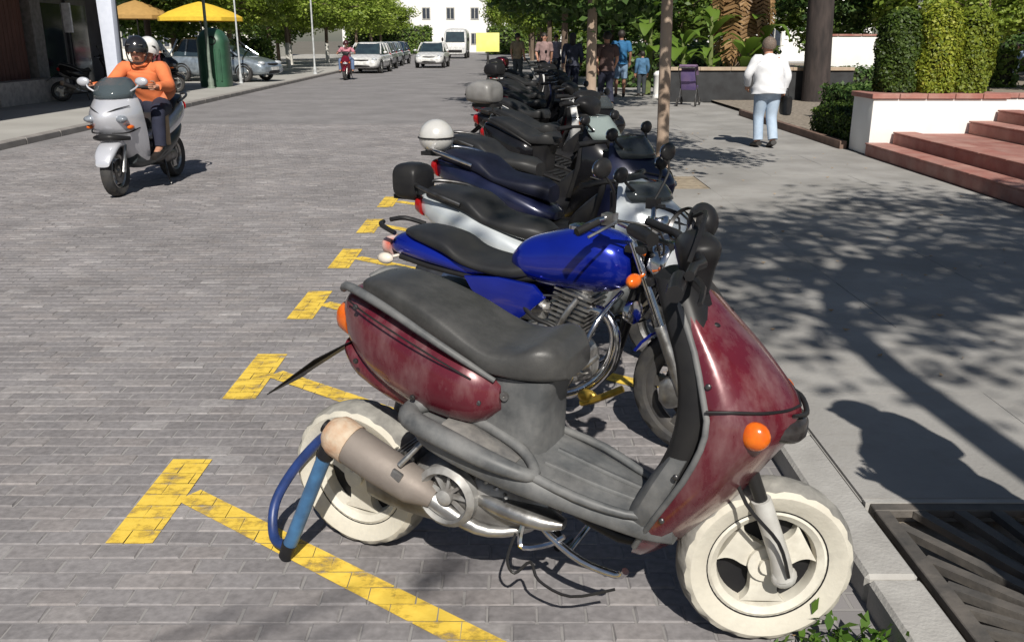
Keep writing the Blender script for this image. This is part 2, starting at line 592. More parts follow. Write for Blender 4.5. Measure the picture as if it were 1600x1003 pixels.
def paint_mat():
    m = bpy.data.materials.new('worn_yellow_paint')
    m.use_nodes = True
    nt = m.node_tree; L = nt.links.new
    b = nt.nodes['Principled BSDF']
    b.inputs['Roughness'].default_value = 0.7
    g = nt.nodes.new('ShaderNodeNewGeometry')
    mp = nt.nodes.new('ShaderNodeMapping'); mp.inputs['Scale'].default_value = (1, 1.5, 1)
    L(g.outputs['Position'], mp.inputs['Vector'])
    n1 = nt.nodes.new('ShaderNodeTexNoise'); n1.inputs['Scale'].default_value = 8; n1.inputs['Detail'].default_value = 12; n1.inputs['Roughness'].default_value = 0.7
    L(mp.outputs[0], n1.inputs['Vector'])
    rp = nt.nodes.new('ShaderNodeValToRGB')
    rp.color_ramp.elements[0].position = 0.3; rp.color_ramp.elements[1].position = 0.72
    rp.color_ramp.elements[0].color = (0.66, 0.42, 0.04, 1); rp.color_ramp.elements[1].color = (0.86, 0.63, 0.1, 1)
    L(n1.outputs[0], rp.inputs[0]); L(rp.outputs[0], b.inputs['Base Color'])
    br = nt.nodes.new('ShaderNodeTexBrick')
    br.inputs['Scale'].default_value = 1.0; br.inputs['Brick Width'].default_value = PL; br.inputs['Row Height'].default_value = PW
    br.inputs['Mortar Size'].default_value = 0.007
    vm = nt.nodes.new('ShaderNodeVectorMath'); vm.operation = 'ADD'
    vm.inputs[1].default_value = (PL / 2, PW / 2 - 1.72, 0)
    L(g.outputs['Position'], vm.inputs[0]); L(vm.outputs[0], br.inputs['Vector'])
    mx = nt.nodes.new('ShaderNodeMath'); mx.operation = 'MULTIPLY_ADD'
    L(br.outputs['Fac'], mx.inputs[0]); mx.inputs[1].default_value = -0.03; L(n1.outputs[0], mx.inputs[2])
    mr = nt.nodes.new('ShaderNodeMapRange'); mr.inputs['From Min'].default_value = 0.3; mr.inputs['From Max'].default_value = 0.5
    L(mx.outputs[0], mr.inputs['Value']); L(mr.outputs[0], b.inputs['Alpha'])
    return m
PAINT = paint_mat()
ST = Vector((0.79, -0.61, 0)).normalized()
SP = Vector((ST.y, -ST.x, 0))
def clip_poly(poly, a, b):
    """keep the part of a convex polygon on the left of the line a -> b"""
    out = []
    side = lambda p: (b[0] - a[0]) * (p[1] - a[1]) - (b[1] - a[1]) * (p[0] - a[0])
    for i in range(len(poly)):
        p, q = poly[i], poly[(i + 1) % len(poly)]
        sp, sq = side(p), side(q)
        if sp >= 0: out.append(p)
        if sp * sq < 0:
            t = sp / (sp - sq)
            out.append((p[0] + (q[0] - p[0]) * t, p[1] + (q[1] - p[1]) * t))
    return out
def paint_strip(name, a, d, length, width, m):
    """paint lying on the top of each paver inside the strip, so the joints stay open"""
    d = Vector(d).normalized(); sd = Vector((-d.y, d.x, 0)); a = Vector(a)
    q = [a - sd * width / 2, a + d * length - sd * width / 2, a + d * length + sd * width / 2, a + sd * width / 2]
    q = [(v.x, v.y) for v in q]
    V = []; F = []
    l, w = PL / 2 - .0012, PW / 2 - .0012
    for x, y in cells:
        if (Vector((x, y, 0)) - (a + d * length / 2)).length > length / 2 + .3: continue
        jx, jy = random.uniform(-.002, .002), random.uniform(-.002, .002)
        poly = [(x - l + jx, y - w + jy), (x + l + jx, y - w), (x + l, y + w + jy), (x - l, y + w)]
        for i in range(4):
            poly = clip_poly(poly, q[i], q[(i + 1) % 4])
            if len(poly) < 3: break
        if len(poly) < 3: continue
        n = len(V); z = random.uniform(.0026, .0036)
        V += [(px, py, z) for px, py in poly]; F.append(tuple(range(n, n + len(poly))))
    me = bpy.data.meshes.new(name); me.from_pydata(V, [], F); me.materials.append(m)
    return linkmesh(name, me)
for i in range(8):
    yy = 2.9 + 1.24 * i
    t = bpy.data.objects.new('parking_marking', None); col.objects.link(t); t['kind'] = 'structure'
    h = paint_strip('bar', (-1.26, yy + 0.31, 0), (0, -1, 0), 0.62, 0.155, PAINT); h.parent = t
    s = paint_strip('stem', (-1.26 + 0.085, yy + 0.02, 0), ST, 2.35, 0.10, PAINT); s.parent = t

# right kerb of long stones, then the pavement with slabs
PZ = 0.085
kerb = bpy.data.objects.new('kerb', None); col.objects.link(kerb); kerb['kind'] = 'structure'
def stone(l, w, h, name, m, bev=0.008):
    return MB().box((0, 0, -h / 2), (w, l, h)).mesh(name, m, 30, bev, 1)
ks = stone(0.985, 0.155, 0.25, 'kerb_stone', KERBM, 0.012)
for k in range(62):
    o = linkmesh('kerb_stone', ks, None, kerb)
    o.location = (1.115 + random.uniform(-.002, .002), -1.5 + k * 1.0 + 0.27, PZ + random.uniform(-0.002, 0.003))
pav = MB()
for x0, y0, x1, y1 in ((1.195, 2.74, 60, 150), (2.3, -12, 60, 2.74), (1.195, -12, 2.3, 0.9)):
    pav.add([(x0, y0, PZ - 0.012), (x1, y0, PZ - 0.012), (x1, y1, PZ - 0.012), (x0, y1, PZ - 0.012)], [(0, 1, 2, 3)])
pavement = pav.build('pavement', PAVEM, None, 0); pavement['kind'] = 'structure'
SX, SY = 0.892, 0.95
sm = [stone(SY - 0.002, SX - 0.002, 0.06, 'slab', PAVEM, 0.0) for _ in range(1)]
for iy in range(24):
    for ix in range(4):
        x = 1.2 + SX * (ix + 0.5); y = 2.745 + SY * (iy + 0.5)
        if ix == 0 and iy == 7: continue
        o = linkmesh('slab', sm[0], None, pavement)
        o.location = (x, y, PZ + random.uniform(-0.0015, 0.0015))
        o.rotation_euler = (random.uniform(-.001, .001), random.uniform(-.001, .001), 0)
quad_sheet('soil', [(1.19, 0.9), (2.3, 0.9), (2.3, 2.74), (1.19, 2.74)], 0.012, SOIL)
MB().box((1.75, 2.728, 0.045), (1.1, 0.024, 0.078)).box((2.288, 1.82, 0.045), (0.024, 1.77, 0.078)).build('soil_edging', KERBM, None, 30)['kind'] = 'structure'
IRON = mat('cast_iron', (.05, .049, .048), .65, .3, c2=(.14, .125, .11), ns=9, bump=.3, dust=(.2, .18, .16), dust_amt=.4, dust_s=4)
tg = thing('tree_grate', 'dark slatted iron grate set in the pavement in the near right corner', 'grate', (1.745, 1.83, 0.0))
MB().box((0, .865, .065), (1.06, .05, .03)).box((0, -.865, .065), (1.06, .05, .03)).box((-.505, 0, .065), (.05, 1.68, .03)).box((.505, 0, .065), (.05, 1.68, .03)).build('frame', IRON, tg, 30, .003, 1)
MB().lathe([(.27, .05), (.33, .05), (.33, .08), (.27, .08)], n=32, closed=True).build('inner_ring', IRON, tg, 30)
for k in range(44):
    a_ = 2 * math.pi * k / 44
    ca_, sa_ = math.cos(a_), math.sin(a_)
    rmax = min(.485 / max(1e-6, abs(ca_)), .845 / max(1e-6, abs(sa_)))
    MB().box(((.33 + rmax) / 2 * ca_, (.33 + rmax) / 2 * sa_, .065), (rmax - .33, .022 + .016 * (rmax > .6), .026), Matrix.Rotation(a_, 3, 'Z')).build('bar', IRON, tg, 30)
quad_sheet('soil', [(1.2, 9.4), (2.09, 9.4), (2.09, 10.34), (1.2, 10.34)], PZ - 0.006, mat('pale_soil', (0.36, 0.3, 0.22), 0.95, c2=(0.22, 0.18, 0.13), ns=10, bump=0.6, bs=25))

# left pavement and its kerb
def lk(y): return -7.25 - 0.031 * y
quad_sheet('left_pavement', [(-60, 2), (lk(2) - 0.16, 2), (lk(100) - 0.16, 100), (-60, 100)], 0.1, LPAVE)
lkerb = bpy.data.objects.new('left_kerb', None); col.objects.link(lkerb); lkerb['kind'] = 'structure'
LKM = mat('left_kerb_stone_grey', (0.3, 0.28, 0.26), 0.85, c2=(0.2, 0.185, 0.175), ns=3, bump=0.3)
kl = stone(1.19, 0.17, 0.25, 'kerb_stone', LKM, 0.015)
for k in range(70):
    yy = 9 + k * 1.2
    o = linkmesh('kerb_stone', kl, None, lkerb)
    o.location = (lk(yy) - 0.08, yy, 0.104); o.rotation_euler = (0, 0, 0.031)

# litter: dry leaves and grit in the planting square and gutter
LITM = leaf_mat('fallen_leaf', (0.25, 0.16, 0.08), (0.4, 0.3, 0.19), 0.1, (0.55, 0.5, 0.42))
def scatter_leaves(name, area, n, size, m, z):
    V = []; F = []
    for _ in range(n):
        x = random.uniform(area[0], area[1]); y = random.uniform(area[2], area[3]); a = random.uniform(0, 6.28); s = size * random.uniform(0.5, 1.3)
        t = random.uniform(-.5, .5)
        b = len(V)
        for u, v in ((-1, 0), (0, -.5), (1, 0), (0, .5)):
            V.append((x + s * (u * math.cos(a) - v * math.sin(a)), y + s * (u * math.sin(a) + v * math.cos(a)), z + 0.006 + s * abs(u) * 0.3 + s * v * t * 0.4 + random.uniform(0, .004)))
        F.append((b, b + 1, b + 2, b + 3))
    me = bpy.data.meshes.new(name); me.from_pydata(V, [], F); me.materials.append(m)
    o = linkmesh(name, me); o['kind'] = 'stuff'; return o
scatter_leaves('fallen_leaves', (1.22, 2.28, 1.2, 2.72), 140, 0.012, LITM, 0.014)
scatter_leaves('fallen_leaves', (1.4, 4.6, 3, 16), 160, 0.018, LITM, PZ + .001)
scatter_leaves('fallen_leaves', (0.75, 1.03, 2, 12), 220, 0.014, LITM, 0.0)

# ------------------------------------------------------------------ plants
def quads_mesh(name, P, N, size, m, jitter=0.6, aspect=1.6, seed=0):
    """leaf-sized faces at points P, roughly facing N; bent along the middle."""
    r = np.random.default_rng(seed)
    n = len(P)
    N = N + r.normal(0, jitter, (n, 3)); N /= np.linalg.norm(N, axis=1)[:, None] + 1e-9
    A = r.normal(0, 1, (n, 3)); U = np.cross(N, A); U /= np.linalg.norm(U, axis=1)[:, None] + 1e-9
    W = np.cross(N, U)
    s = size * r.uniform(0.6, 1.35, (n, 1))
    V = np.empty((n, 4, 3))
    V[:, 0] = P - U * s * aspect / 2
    V[:, 1] = P - W * s * 0.5 + N * s * 0.12
    V[:, 2] = P + U * s * aspect / 2 - N * s * 0.1
    V[:, 3] = P + W * s * 0.5 + N * s * 0.12
    me = bpy.data.meshes.new(name)
    me.vertices.add(4 * n); me.vertices.foreach_set('co', V.reshape(-1))
    me.loops.add(4 * n); me.loops.foreach_set('vertex_index', np.arange(4 * n, dtype=np.int32))
    me.polygons.add(n); me.polygons.foreach_set('loop_start', np.arange(0, 4 * n, 4, dtype=np.int32))
    me.update(calc_edges=True); me.validate()
    if m: me.materials.append(m)
    return me

def crown_pts(seed, ncl, per, cl_r=0.3, flat=0.8, shell=0.45):
    r = np.random.default_rng(seed)
    C = r.normal(0, 1, (ncl, 3)); C /= np.linalg.norm(C, axis=1)[:, None]
    C *= (shell + (1 - shell) * r.random((ncl, 1)) ** 0.7)
    P = []; N = []
    for c in C:
        rr = cl_r * r.uniform(0.55, 1.35)
        d = r.normal(0, 1, (per, 3)); d /= np.linalg.norm(d, axis=1)[:, None]
        q = c + d * rr * (r.random((per, 1)) ** 0.5) * np.array([1.1, 1.1, flat])
        P.append(q); N.append(d * 0.7 + c * 0.4 + np.array([0, 0, 0.5]))
    return np.vstack(P), np.vstack(N), C

LEAF_L = leaf_mat('bright_leaf', (0.12, 0.19, 0.02), (0.3, 0.39, 0.06), 0.4, (0.46, 0.52, 0.14))
LEAF_D = leaf_mat('deep_leaf', (0.03, 0.07, 0.018), (0.1, 0.17, 0.04), 0.3, (0.2, 0.28, 0.08))
LEAF_M = leaf_mat('mid_leaf', (0.055, 0.11, 0.02), (0.17, 0.25, 0.045), 0.35, (0.3, 0.38, 0.1))
BARK = mat('grey_brown_bark', (0.2, 0.15, 0.11), 0.9, c2=(0.1, 0.07, 0.05), ns=7, bump=0.8, bs=22, stretch=(1, 1, 0.25))
BARKP = mat('pale_bark', (0.46, 0.36, 0.28), 0.85, c2=(0.32, 0.235, 0.175), ns=5, bump=0.5, bs=18, stretch=(1, 1, 0.3))
BARKD = mat('dark_bark', (0.055, 0.042, 0.038), 0.9, c2=(0.025, 0.02, 0.019), ns=8, bump=0.9, bs=20, stretch=(1, 1, 0.25))
WASH = mat('whitewash', (0.62, 0.61, 0.57), 0.9, c2=(0.45, 0.43, 0.39), ns=6)
CROWNS = {}
def crown_variant(kind, v, leaf=0.058, ncl=62, per=120):
    key = (kind, v)
    if key not in CROWNS:
        P, N, C = crown_pts(100 + v * 7, ncl, per)
        CROWNS[key] = (quads_mesh('crown', P, N, leaf, MATS[kind], seed=v), C)
    return CROWNS[key]

def tree(x, y, z, label, crown_c, crown_r, leafm='mid_leaf', variant=0, tr=0.1, bark=BARK, leaf=0.058, wash=None, group=None, lean=(0, 0), ncl=62, per=120, name='street_tree', rz=None, cat='tree'):
    t = thing(name, label, cat, (x, y, z), 0, group)
    cx, cy, cz = crown_c[0] - x, crown_c[1] - y, crown_c[2] - z
    b = MB()
    top = np.array([cx * 0.6, cy * 0.6, cz - crown_r[2] * 0.3])
    path = [(0, 0, -0.02), (0.01 + lean[0] * .1, lean[1] * .1, 0.12), (lean[0] * .4, lean[1] * .4, top[2] * 0.4), (top[0] * .14 + lean[0] * .8, top[1] * .14 + lean[1] * .8, top[2] * 0.78), tuple(top)]
    b.tube(path, [tr * 1.5, tr * 1.12, tr, tr * 0.85, tr * 0.6], n=12, k=3)
    me, C = crown_variant(leafm, variant, leaf, ncl, per)
    a = rz if rz is not None else random.uniform(0, 6.28)
    ca, sa = math.cos(a), math.sin(a)
    for c in C[::max(1, len(C) // 11)]:
        w = np.array([(c[0] * ca - c[1] * sa) * crown_r[0] + cx, (c[0] * sa + c[1] * ca) * crown_r[1] + cy, c[2] * crown_r[2] + cz])
        st = np.array(path[3]) * (0.4 + 0.6 * random.random()) + np.array(top) * 0.3
        st = np.array(path[3]) + (top - np.array(path[3])) * random.random()
        mid = st + (w - st) * 0.5 + np.array([0, 0, 0.12 * crown_r[2]])
        b.tube([st, mid, w], [tr * 0.42, tr * 0.28, tr * 0.1], n=6, k=2)
    trunk = b.build('trunk', bark, t, 60)
    if wash:
        MB().tube([(p[0], p[1], p[2]) for p in cr(path, 3)[:1 + int(6)]], [tr * 1.53, tr * 1.4, tr * 1.3, tr * 1.17, tr * 1.12, tr * 1.09, tr * 1.06], n=14).build('whitewash', WASH, trunk, 60)
    c = linkmesh('crown', me, None, t)
    c.location = (cx, cy, cz); c.scale = crown_r; c.rotation_euler = (0, 0, a)
    return t

def leafy_body(name, parent, P, N, size, m, core=None, seed=0, jitter=0.7):
    o = linkmesh(name, quads_mesh(name, P, N, size, m, jitter, 1.5, seed), None, parent)
    return o

# ------------------------------------------------------------------ scooters
def scooter(name, label, rear, rz, paint, group=None, hero=False, seat=None, trim=None, tyre=RUB, rim=None, topbox=None,
            screen=False, mirrors=True, steer=R(-10), cat='scooter', lean=0.0):
    t = thing(name, label, cat, (rear[0], rear[1], 0), rz, group)
    if lean: t.rotation_euler = (lean, 0, rz)
    seat = seat or SEATM; trim = trim or GREYP
    rim = rim or ALU
    SM = steer_m(1.14, steer)
    # rear bodywork with burgundy-style side panels
    b = MB()
    b.body([(-0.02, .84, .74, .05), (.03, .885, .69, .105), (.12, .885, .61, .15), (.26, .845, .55, .178), (.39, .80, .53, .19), (.48, .765, .54, .182), (.548, .71, .585, .14)], 4, 24, e=2.5)
    b.build('rear_body', paint, t, 50)
    MB().body([(-.01, .72, .655, .07), (.06, .70, .60, .11), (.2, .655, .54, .12), (.36, .63, .51, .12), (.48, .63, .51, .1)], 3, 18, e=2.8).build('lower_tail_panel', paint if hero else trim, t, 50)
    tb = MB()
    for sgn in (-1, 1):
        tb.tube([(.0, sgn * .07, .878), (.06, sgn * .118, .90), (.2, sgn * .152, .865), (.34, sgn * .17, .81), (.45, sgn * .165, .755), (.535, sgn * .14, .70)], [.012, .014, .013, .011, .010, .008], 8, k=4)
    tb.build('seat_trim', trim, t, 50)
    # seat with a dip for the rider
    MB().body([(.055, .895, .87, .05), (.085, .918, .865, .085), (.16, .922, .84, .108), (.27, .893, .80, .126), (.37, .852, .765, .140), (.455, .808, .735, .15), (.52, .786, .712, .156),
               (.585, .788, .704, .153), (.65, .812, .702, .145), (.695, .803, .703, .12), (.725, .765, .708, .085)], 5, 28, e=4.6).build('seat', seat, t, 50)
    MB().column([(.46, .40, .66, .12), (.54, .43, .66, .128), (.62, .45, .665, .125), (.705, .47, .70, .128)], 3, 22, e=4).build('under_seat_box', trim if hero else BLK, t, 45)
    # tail lamp, plate holder
    MB().body([(-.055, .80, .75, .03), (-.03, .825, .735, .075), (.02, .83, .72, .10)], 3, 16).build('tail_lamp', REDL if not hero else ORANGE, t, 50)
    MB().prism([(.02, -.08, .715), (-.12, -.085, .635), (-.315, -.09, .488), (-.315, .09, .488), (-.12, .085, .635), (.02, .08, .715)], (0.002, 0, .005)).build('plate_holder', BLK, t, 20)
    # footboard with raised passenger footrests
    fb = MB()
    if hero: fb.body([(.28, .568, .525, .10), (.33, .572, .485, .15), (.46, .54, .445, .168), (.6, .497, .412, .168), (.75, .455, .385, .155), (.88, .418, .352, .13), (.98, .398, .33, .11), (1.05, .398, .325, .09)], 4, 26, y=-.058, e=4.5)
    else: fb.body([(.30, .572, .53, .13), (.35, .575, .49, .2), (.46, .54, .445, .228), (.6, .497, .415, .226), (.75, .452, .388, .214), (.88, .415, .352, .195), (.98, .395, .33, .165), (1.05, .395, .325, .12)], 4, 24, e=4.5)
    fb.build('footboard', trim, t, 45)
    fr = MB()
    for sgn in ((-1,) if hero else (-1, 1)):
        fr.tube([(.285, sgn * .165, .582), (.31, sgn * .212, .572), (.44, sgn * .232, .543), (.58, sgn * .229, .503), (.68, sgn * .2, .476), (.62, sgn * .135, .507), (.48, sgn * .115, .56), (.35, sgn * .12, .597)],
                [.029, .032, .031, .027, .018, .017, .022, .027], 10, closed=True, k=4, flat=.9)
        fr.tube([(.66, sgn * .2, .478), (.8, sgn * .2, .44), (.93, sgn * .175, .41), (1.02, sgn * .14, .405)], [.014, .014, .012, .008], 8, k=3)
    if hero: fr.tube([(.62, .09, .49), (.78, .085, .455), (.93, .05, .41), (1.03, .02, .405)], [.012, .013, .011, .008], 8, k=3)
    fr.build('footrest_rim', trim, t, 50)
    mt = MB()
    for kx in range(0 if hero else 5):
        x0 = .69 + kx * .055
        mt.box((x0, 0, .475 - (x0 - .69) * .26), (.026, .2, .012), Matrix.Rotation(R(14), 3, 'Y'))
    if not hero: mt.build('rubber_mat', BLK, t, 30, .003, 1)
    else:
        MB().body([(.40, .572, .53, .04), (.46, .56, .50, .06), (.56, .52, .47, .06), (.62, .495, .46, .035)], 3, 14, y=-.175, e=3).build('footrest_pad', GREYP, t, 45)
        for y_ in (-.12, -.03): MB().tube([(.68, y_, .476), (.82, y_ * .9, .437), (.96, y_ * .7, .40)], .009, 6, k=2).build('floor_ridge', trim, t, 60)
    # leg shield: outline-and-nose sections stacked in height
    secs = [(.235, .93, .985, .07), (.29, .955, 1.05, .125), (.37, .995, 1.12, .165), (.46, 1.045, 1.195, .19), (.55, 1.095, 1.25, .205), (.62, 1.125, 1.295, .212), (.67, 1.14, 1.32, .21),
            (.72, 1.142, 1.312, .202), (.78, 1.122, 1.27, .185), (.85, 1.098, 1.205, .16), (.92, 1.063, 1.13, .132), (.975, 1.03, 1.075, .1), (1.0, 1.018, 1.045, .07)]
    A = cr(secs, 4)
    rings = []
    for z, e0, ns, w in A:
        d = ns - e0
        half = [(e0 - .012, w * .985), (e0 + .008, w * 1.01), (e0 + .3 * d, w * .97), (e0 + .56 * d, w * .78), (e0 + .8 * d, w * .5), (e0 + .95 * d, w * .22)]
        ring = [(x, -y, z) for x, y in half] + [(e0 + d, 0, z)] + [(x, y, z) for x, y in reversed(half)]
        ring += [(e0 + .35 * d, w * .7, z), (e0 + .55 * d, w * .3, z), (e0 + .55 * d, -w * .3, z), (e0 + .35 * d, -w * .7, z)]
        rings.append(ring)
    MB().loft(rings).build('leg_shield', paint, t, 60)
    ed = MB()
    for sgn in (-1, 1):
        ed.tube([(e0 - .012, sgn * w * .99, z) for z, e0, ns, w in A[4::3]], .0085, 8)
    ed.build('shield_edge_trim', trim, t, 60)
    MB().column([(.36, .91, 1.03, .135), (.45, .95, 1.06, .17), (.58, 1.01, 1.12, .19), (.7, 1.035, 1.15, .19), (.82, 1.02, 1.15, .17), (.93, .975, 1.1, .13), (1.02, .94, 1.04, .085)], 3, 20, e=3.5).build('inner_shield', BLK, t, 45)
    MB().column([(.345, .89, 1.02, .155), (.42, .93, 1.05, .18), (.52, .985, 1.07, .194), (.6, 1.03, 1.1, .197)], 3, 20, e=4).build('kick_panel', trim, t, 45)
    # seam of the front cover, nose trim, headlamp, indicators
    sm_ = MB()
    for sgn in (-1, 1):
        sm_.tube([(1.128, sgn * .210, .745), (1.19, sgn * .19, .748), (1.245, sgn * .142, .738), (1.292, sgn * .068, .725), (1.314, 0, .718)], .0038, 6, k=4)
    sm_.build('cover_seam', BLK, t, 60)
    MB().body([(1.22, .70, .655, .14), (1.27, .705, .635, .108), (1.315, .695, .628, .068), (1.335, .68, .64, .025)], 4, 18, e=2.6).build('headlamp', LENS if not hero else mat('dirty_lens', (.05, .045, .045), .25, c2=(.02, .018, .018), ns=20), t, 50)
    MB().tube([(1.308, -.06, .712), (1.33, 0, .70), (1.30, .09, .71), (1.235, .155, .712)], [.004, .007, .007, .004], 8, k=4).build('nose_trim', BLK, t, 60)
    for sgn in (-1, 1):
        MB().ell((1.24, sgn * .168, .688), (.036, .027, .036), 14, 9).build('indicator', ORANGE, t)
    for dx in (0, .045):
        for sgn in (-1, 1):
            MB().ell((1.1 + dx * 1.2, sgn * (.075 - dx * .4), .918 - dx * 1.15), (.02, .012, .008), 10, 6).build('vent', BLK, t)
    # handlebar cowl, grips, levers
    hb = MB()
    if hero:
        hb.column([(.96, .985, 1.04, .04), (1.02, .965, 1.05, .055), (1.065, .955, 1.06, .08), (1.09, .965, 1.055, .075), (1.105, .985, 1.035, .045)], 3, 20, e=2.8)
        MB().ell((1.09, .22, 1.12), (.04, .06, .05), 18, 12).tube([(1.05, .12, 1.10), (1.09, .2, 1.115)], .02, 8).xform(SM).build('instrument_pod', BLK, t, 50)
        MB().lathe([(.045, 0), (.05, .008), (.045, .014)], o=(1.035, .195, 1.115), axis=(-.75, -.35, .5), n=24).xform(SM).build('instrument_rim', STEEL, t, 50)
        MB().tube([(.99, -.12, 1.09), (1.03, -.05, 1.16), (1.06, .06, 1.175), (1.05, .14, 1.15)], .006, 6, k=3).xform(SM).build('throttle_cable', BLK, t, 50)
    else:
        hb.column([(.96, 1.0, 1.09, .07), (1.02, .955, 1.1, .13), (1.075, .93, 1.09, .165), (1.11, .95, 1.055, .13), (1.125, .975, 1.03, .07)], 3, 20, e=2.8)
    hb.tube([(1.0, -.02, 1.065), (.985, -.17, 1.07), (.955, -.22, 1.075), (.93, -.30, 1.075)], .012, 8)
    hb.tube([(1.0, .02, 1.065), (.985, .17, 1.07), (.955, .22, 1.075), (.93, .30, 1.075)], .012, 8)
    if hero: hb.xform(Matrix.Translation((.03, .02, .025)))
    hb.xform(SM).build('handlebar', BLK, t, 50)
    for sgn in (-1, 1):
        MB().tube([(.955, sgn * .2, 1.075), (.935, sgn * .275, 1.076), (.92, sgn * .335, 1.075)], [.019, .021, .019], 10).xform(SM).build('grip', BLK, t, 50)
        MB().tube([(1.0, sgn * .16, 1.062), (1.005, sgn * .22, 1.058), (.975, sgn * .33, 1.052)], [.009, .007, .006], 6, k=2).xform(SM).build('brake_lever', ALU if not hero else BLK, t, 50)
        if mirrors:
            mb = MB().tube([(1.0, sgn * .15, 1.09), (1.02, sgn * .21, 1.2), (1.0, sgn * .25, 1.27)], .006, 6, k=3)
            mb.ell((1.0, sgn * .26, 1.31), (.022, .06, .042), 14, 8)
            mo = mb.xform(SM).build('mirror', BLK, t, 50)
            MB().ell((.985, sgn * .26, 1.31), (.012, .052, .035), 14, 8).xform(SM).build('mirror_glass', MIRG, mo, 50)
    # fork, wheels
    fk = MB(); fs = MB()
    for sgn in (-1, 1):
        fk.cyl((1.135, sgn * .07, .68), (1.235, sgn * .07, .42), .018)
        fs.tube([(1.222, sgn * .07, .455), (1.285, sgn * .07, .285), (1.3, sgn * .07, .225)], [.026, .027, .03], 12)
        fs.ell((1.3, sgn * .075, .23), (.035, .02, .035), 12, 8)
    fk.box((1.13, 0, .66), (.09, .17, .05))
    fk.tube([(1.04, 0, .98), (1.13, 0, .67)], .03, 10)
    fk.xform(SM).build('fork', STEEL if not hero else BLK, t, 50)
    fs.xform(SM).build('fork_slider', ALU if not hero else mat('chalky_silver', (.58, .575, .55), .5, .15, c2=(.42, .41, .38), ns=14), t, 50)
    c = SM @ Vector((1.266, 0, .24))
    wheel('front_wheel', t, c, .238, .112, tyre, rim, 3, yaw=steer, tread_m=TRD if hero else None)
    cb = MB().tube([(1.12, -.09, .6), (1.17, -.12, .47), (1.26, -.125, .36), (1.3, -.11, .25)], .005, 6, k=4)
    cb.xform(SM).build('brake_cable', BLK, t)
    wheel('rear_wheel', t, (-.01, 0, .243), .243, .13, tyre, rim, 3, disc=False, tread_m=TRD if hero else None)
    if not hero:
        MB().body([(1.02, .50, .44, .06), (1.1, .505, .45, .075), (1.25, .54, .475, .078), (1.4, .49, .43, .072), (1.5, .40, .35, .055)], 4, 16).xform(SM).build('front_mudguard', paint, t, 50)
    # engine unit and exhaust
    en = MB()
    en.body([(.05, .30, .20, .04), (.15, .33, .19, .07), (.3, .40, .19, .10), (.42, .42, .2, .12), (.56, .40, .22, .10), (.68, .36, .25, .06)], 4, 18, y=-.04, e=3)
    en.body([(-.02, .30, .17, .035), (.15, .33, .18, .045), (.4, .36, .19, .05), (.55, .34, .22, .045)], 4, 16, y=.12, e=3)
    en.tube([(.05, .1, .34), (.12, .1, .58), (.16, .1, .66)], .03, 10)
    en.build('engine', mat('engine_casting', (.34, .335, .325), .55, .55, c2=(.13, .12, .11), ns=10, bump=.15), t, 45)
    fc = MB()
    fc.lathe([(.095, 0), (.095, -.03), (.078, -.045), (.07, -.03), (.066, -.012)], o=(.395, -.15, .335), axis=(0, 1, 0), n=30)
    for k in range(9):
        a = k * 2 * math.pi / 9
        fc.box((.395 + .045 * math.cos(a), -.168, .335 + .045 * math.sin(a)), (.055, .012, .009), Matrix.Rotation(-a, 3, 'Y'))
    fc.lathe([(.024, 0), (.024, -.04), (.012, -.048), (0.001, -.048)], o=(.395, -.15, .335), axis=(0, 1, 0), n=16)
    fc.lathe([(.068, .01), (0.001, .01)], o=(.395, -.15, .335), axis=(0, 1, 0), n=20)
    fc.build('fan_cover', mat('fan_grey', (.4, .4, .39), .5, .3, c2=(.2, .19, .18), ns=20), t, 40)
    fx = MB()
    for k in range(5):
        fx.cyl((.44 + .028 * k, -.14 + .006 * k, .40 - .012 * k), (.475 + .028 * k, -.175, .455 - .02 * k), .006, .005, 6)
    fx.body([(.46, .36, .31, .03), (.56, .35, .29, .05), (.68, .33, .28, .045), (.74, .315, .29, .02)], 3, 14, y=-.12)
    fx.build('engine_shroud', ALU, t, 45)
    mu = MB()
    mu.tube([(.02, -.185, .465), (.04, -.187, .456), (.07, -.187, .442), (.18, -.184, .392), (.29, -.178, .345), (.35, -.17, .315)], [.046, .056, .06, .061, .056, .03], 18, flat=1.0)
    hd_ = MB(); hd_.tube([(.33, -.165, .32), (.42, -.16, .27), (.52, -.15, .24), (.62, -.09, .25), (.66, -.02, .3)], [.03, .026, .018, .016, .016], 10, k=3)
    mo = mu.build('exhaust', mat('dusty_exhaust', (.15, .135, .125), .6, .4, c2=(.25, .215, .19), ns=9, bump=.08, dust=(.36, .31, .27), dust_amt=.5, dust_s=9), t, 40)
    hd_.build('header_pipe', ALU, mo, 40)
    MB().tube([(.005, -.186, .472), (.025, -.186, .463), (.04, -.187, .456), (.085, -.187, .436)], [.04, .059, .064, .0635], 18).build('exhaust_cap', mat('rusty_cap', (.42, .25, .15), .85, c2=(.5, .42, .32), ns=22, bump=.4), mo, 40)
    MB().lathe([(.022, 0), (.022, .012), (0.001, .012)], o=(.0, -.186, .475), axis=(-.9, 0, .4), n=12).build('tail_pipe', BLK, mo, 40)
    sd = MB()
    for sgn in (-1, 1):
        sd.tube([(.60, sgn * .09, .32), (.70, sgn * .12, .255), (.80, sgn * .14, .215), (.90, sgn * .14, .20), (.93, sgn * .15, .225)], .011, 8, k=3)
    sd.tube([(.62, -.1, .31), (.61, -.13, .24), (.625, -.14, .21), (.7, -.13, .235), (.74, -.12, .265)], .008, 6, k=3)
    sd.tube([(.76, -.13, .23), (.76, .13, .23)], .01, 8)
    MB().tube([(.50, .1, .36), (.55, .16, .2), (.585, .235, .012)], [.014, .012, .012], 8).tube([(.585, .2, .008), (.60, .28, .008)], .012, 8).build('side_stand', STEEL, t, 50)
    sd.build('centre_stand', CHR if hero else STEEL, t, 50)
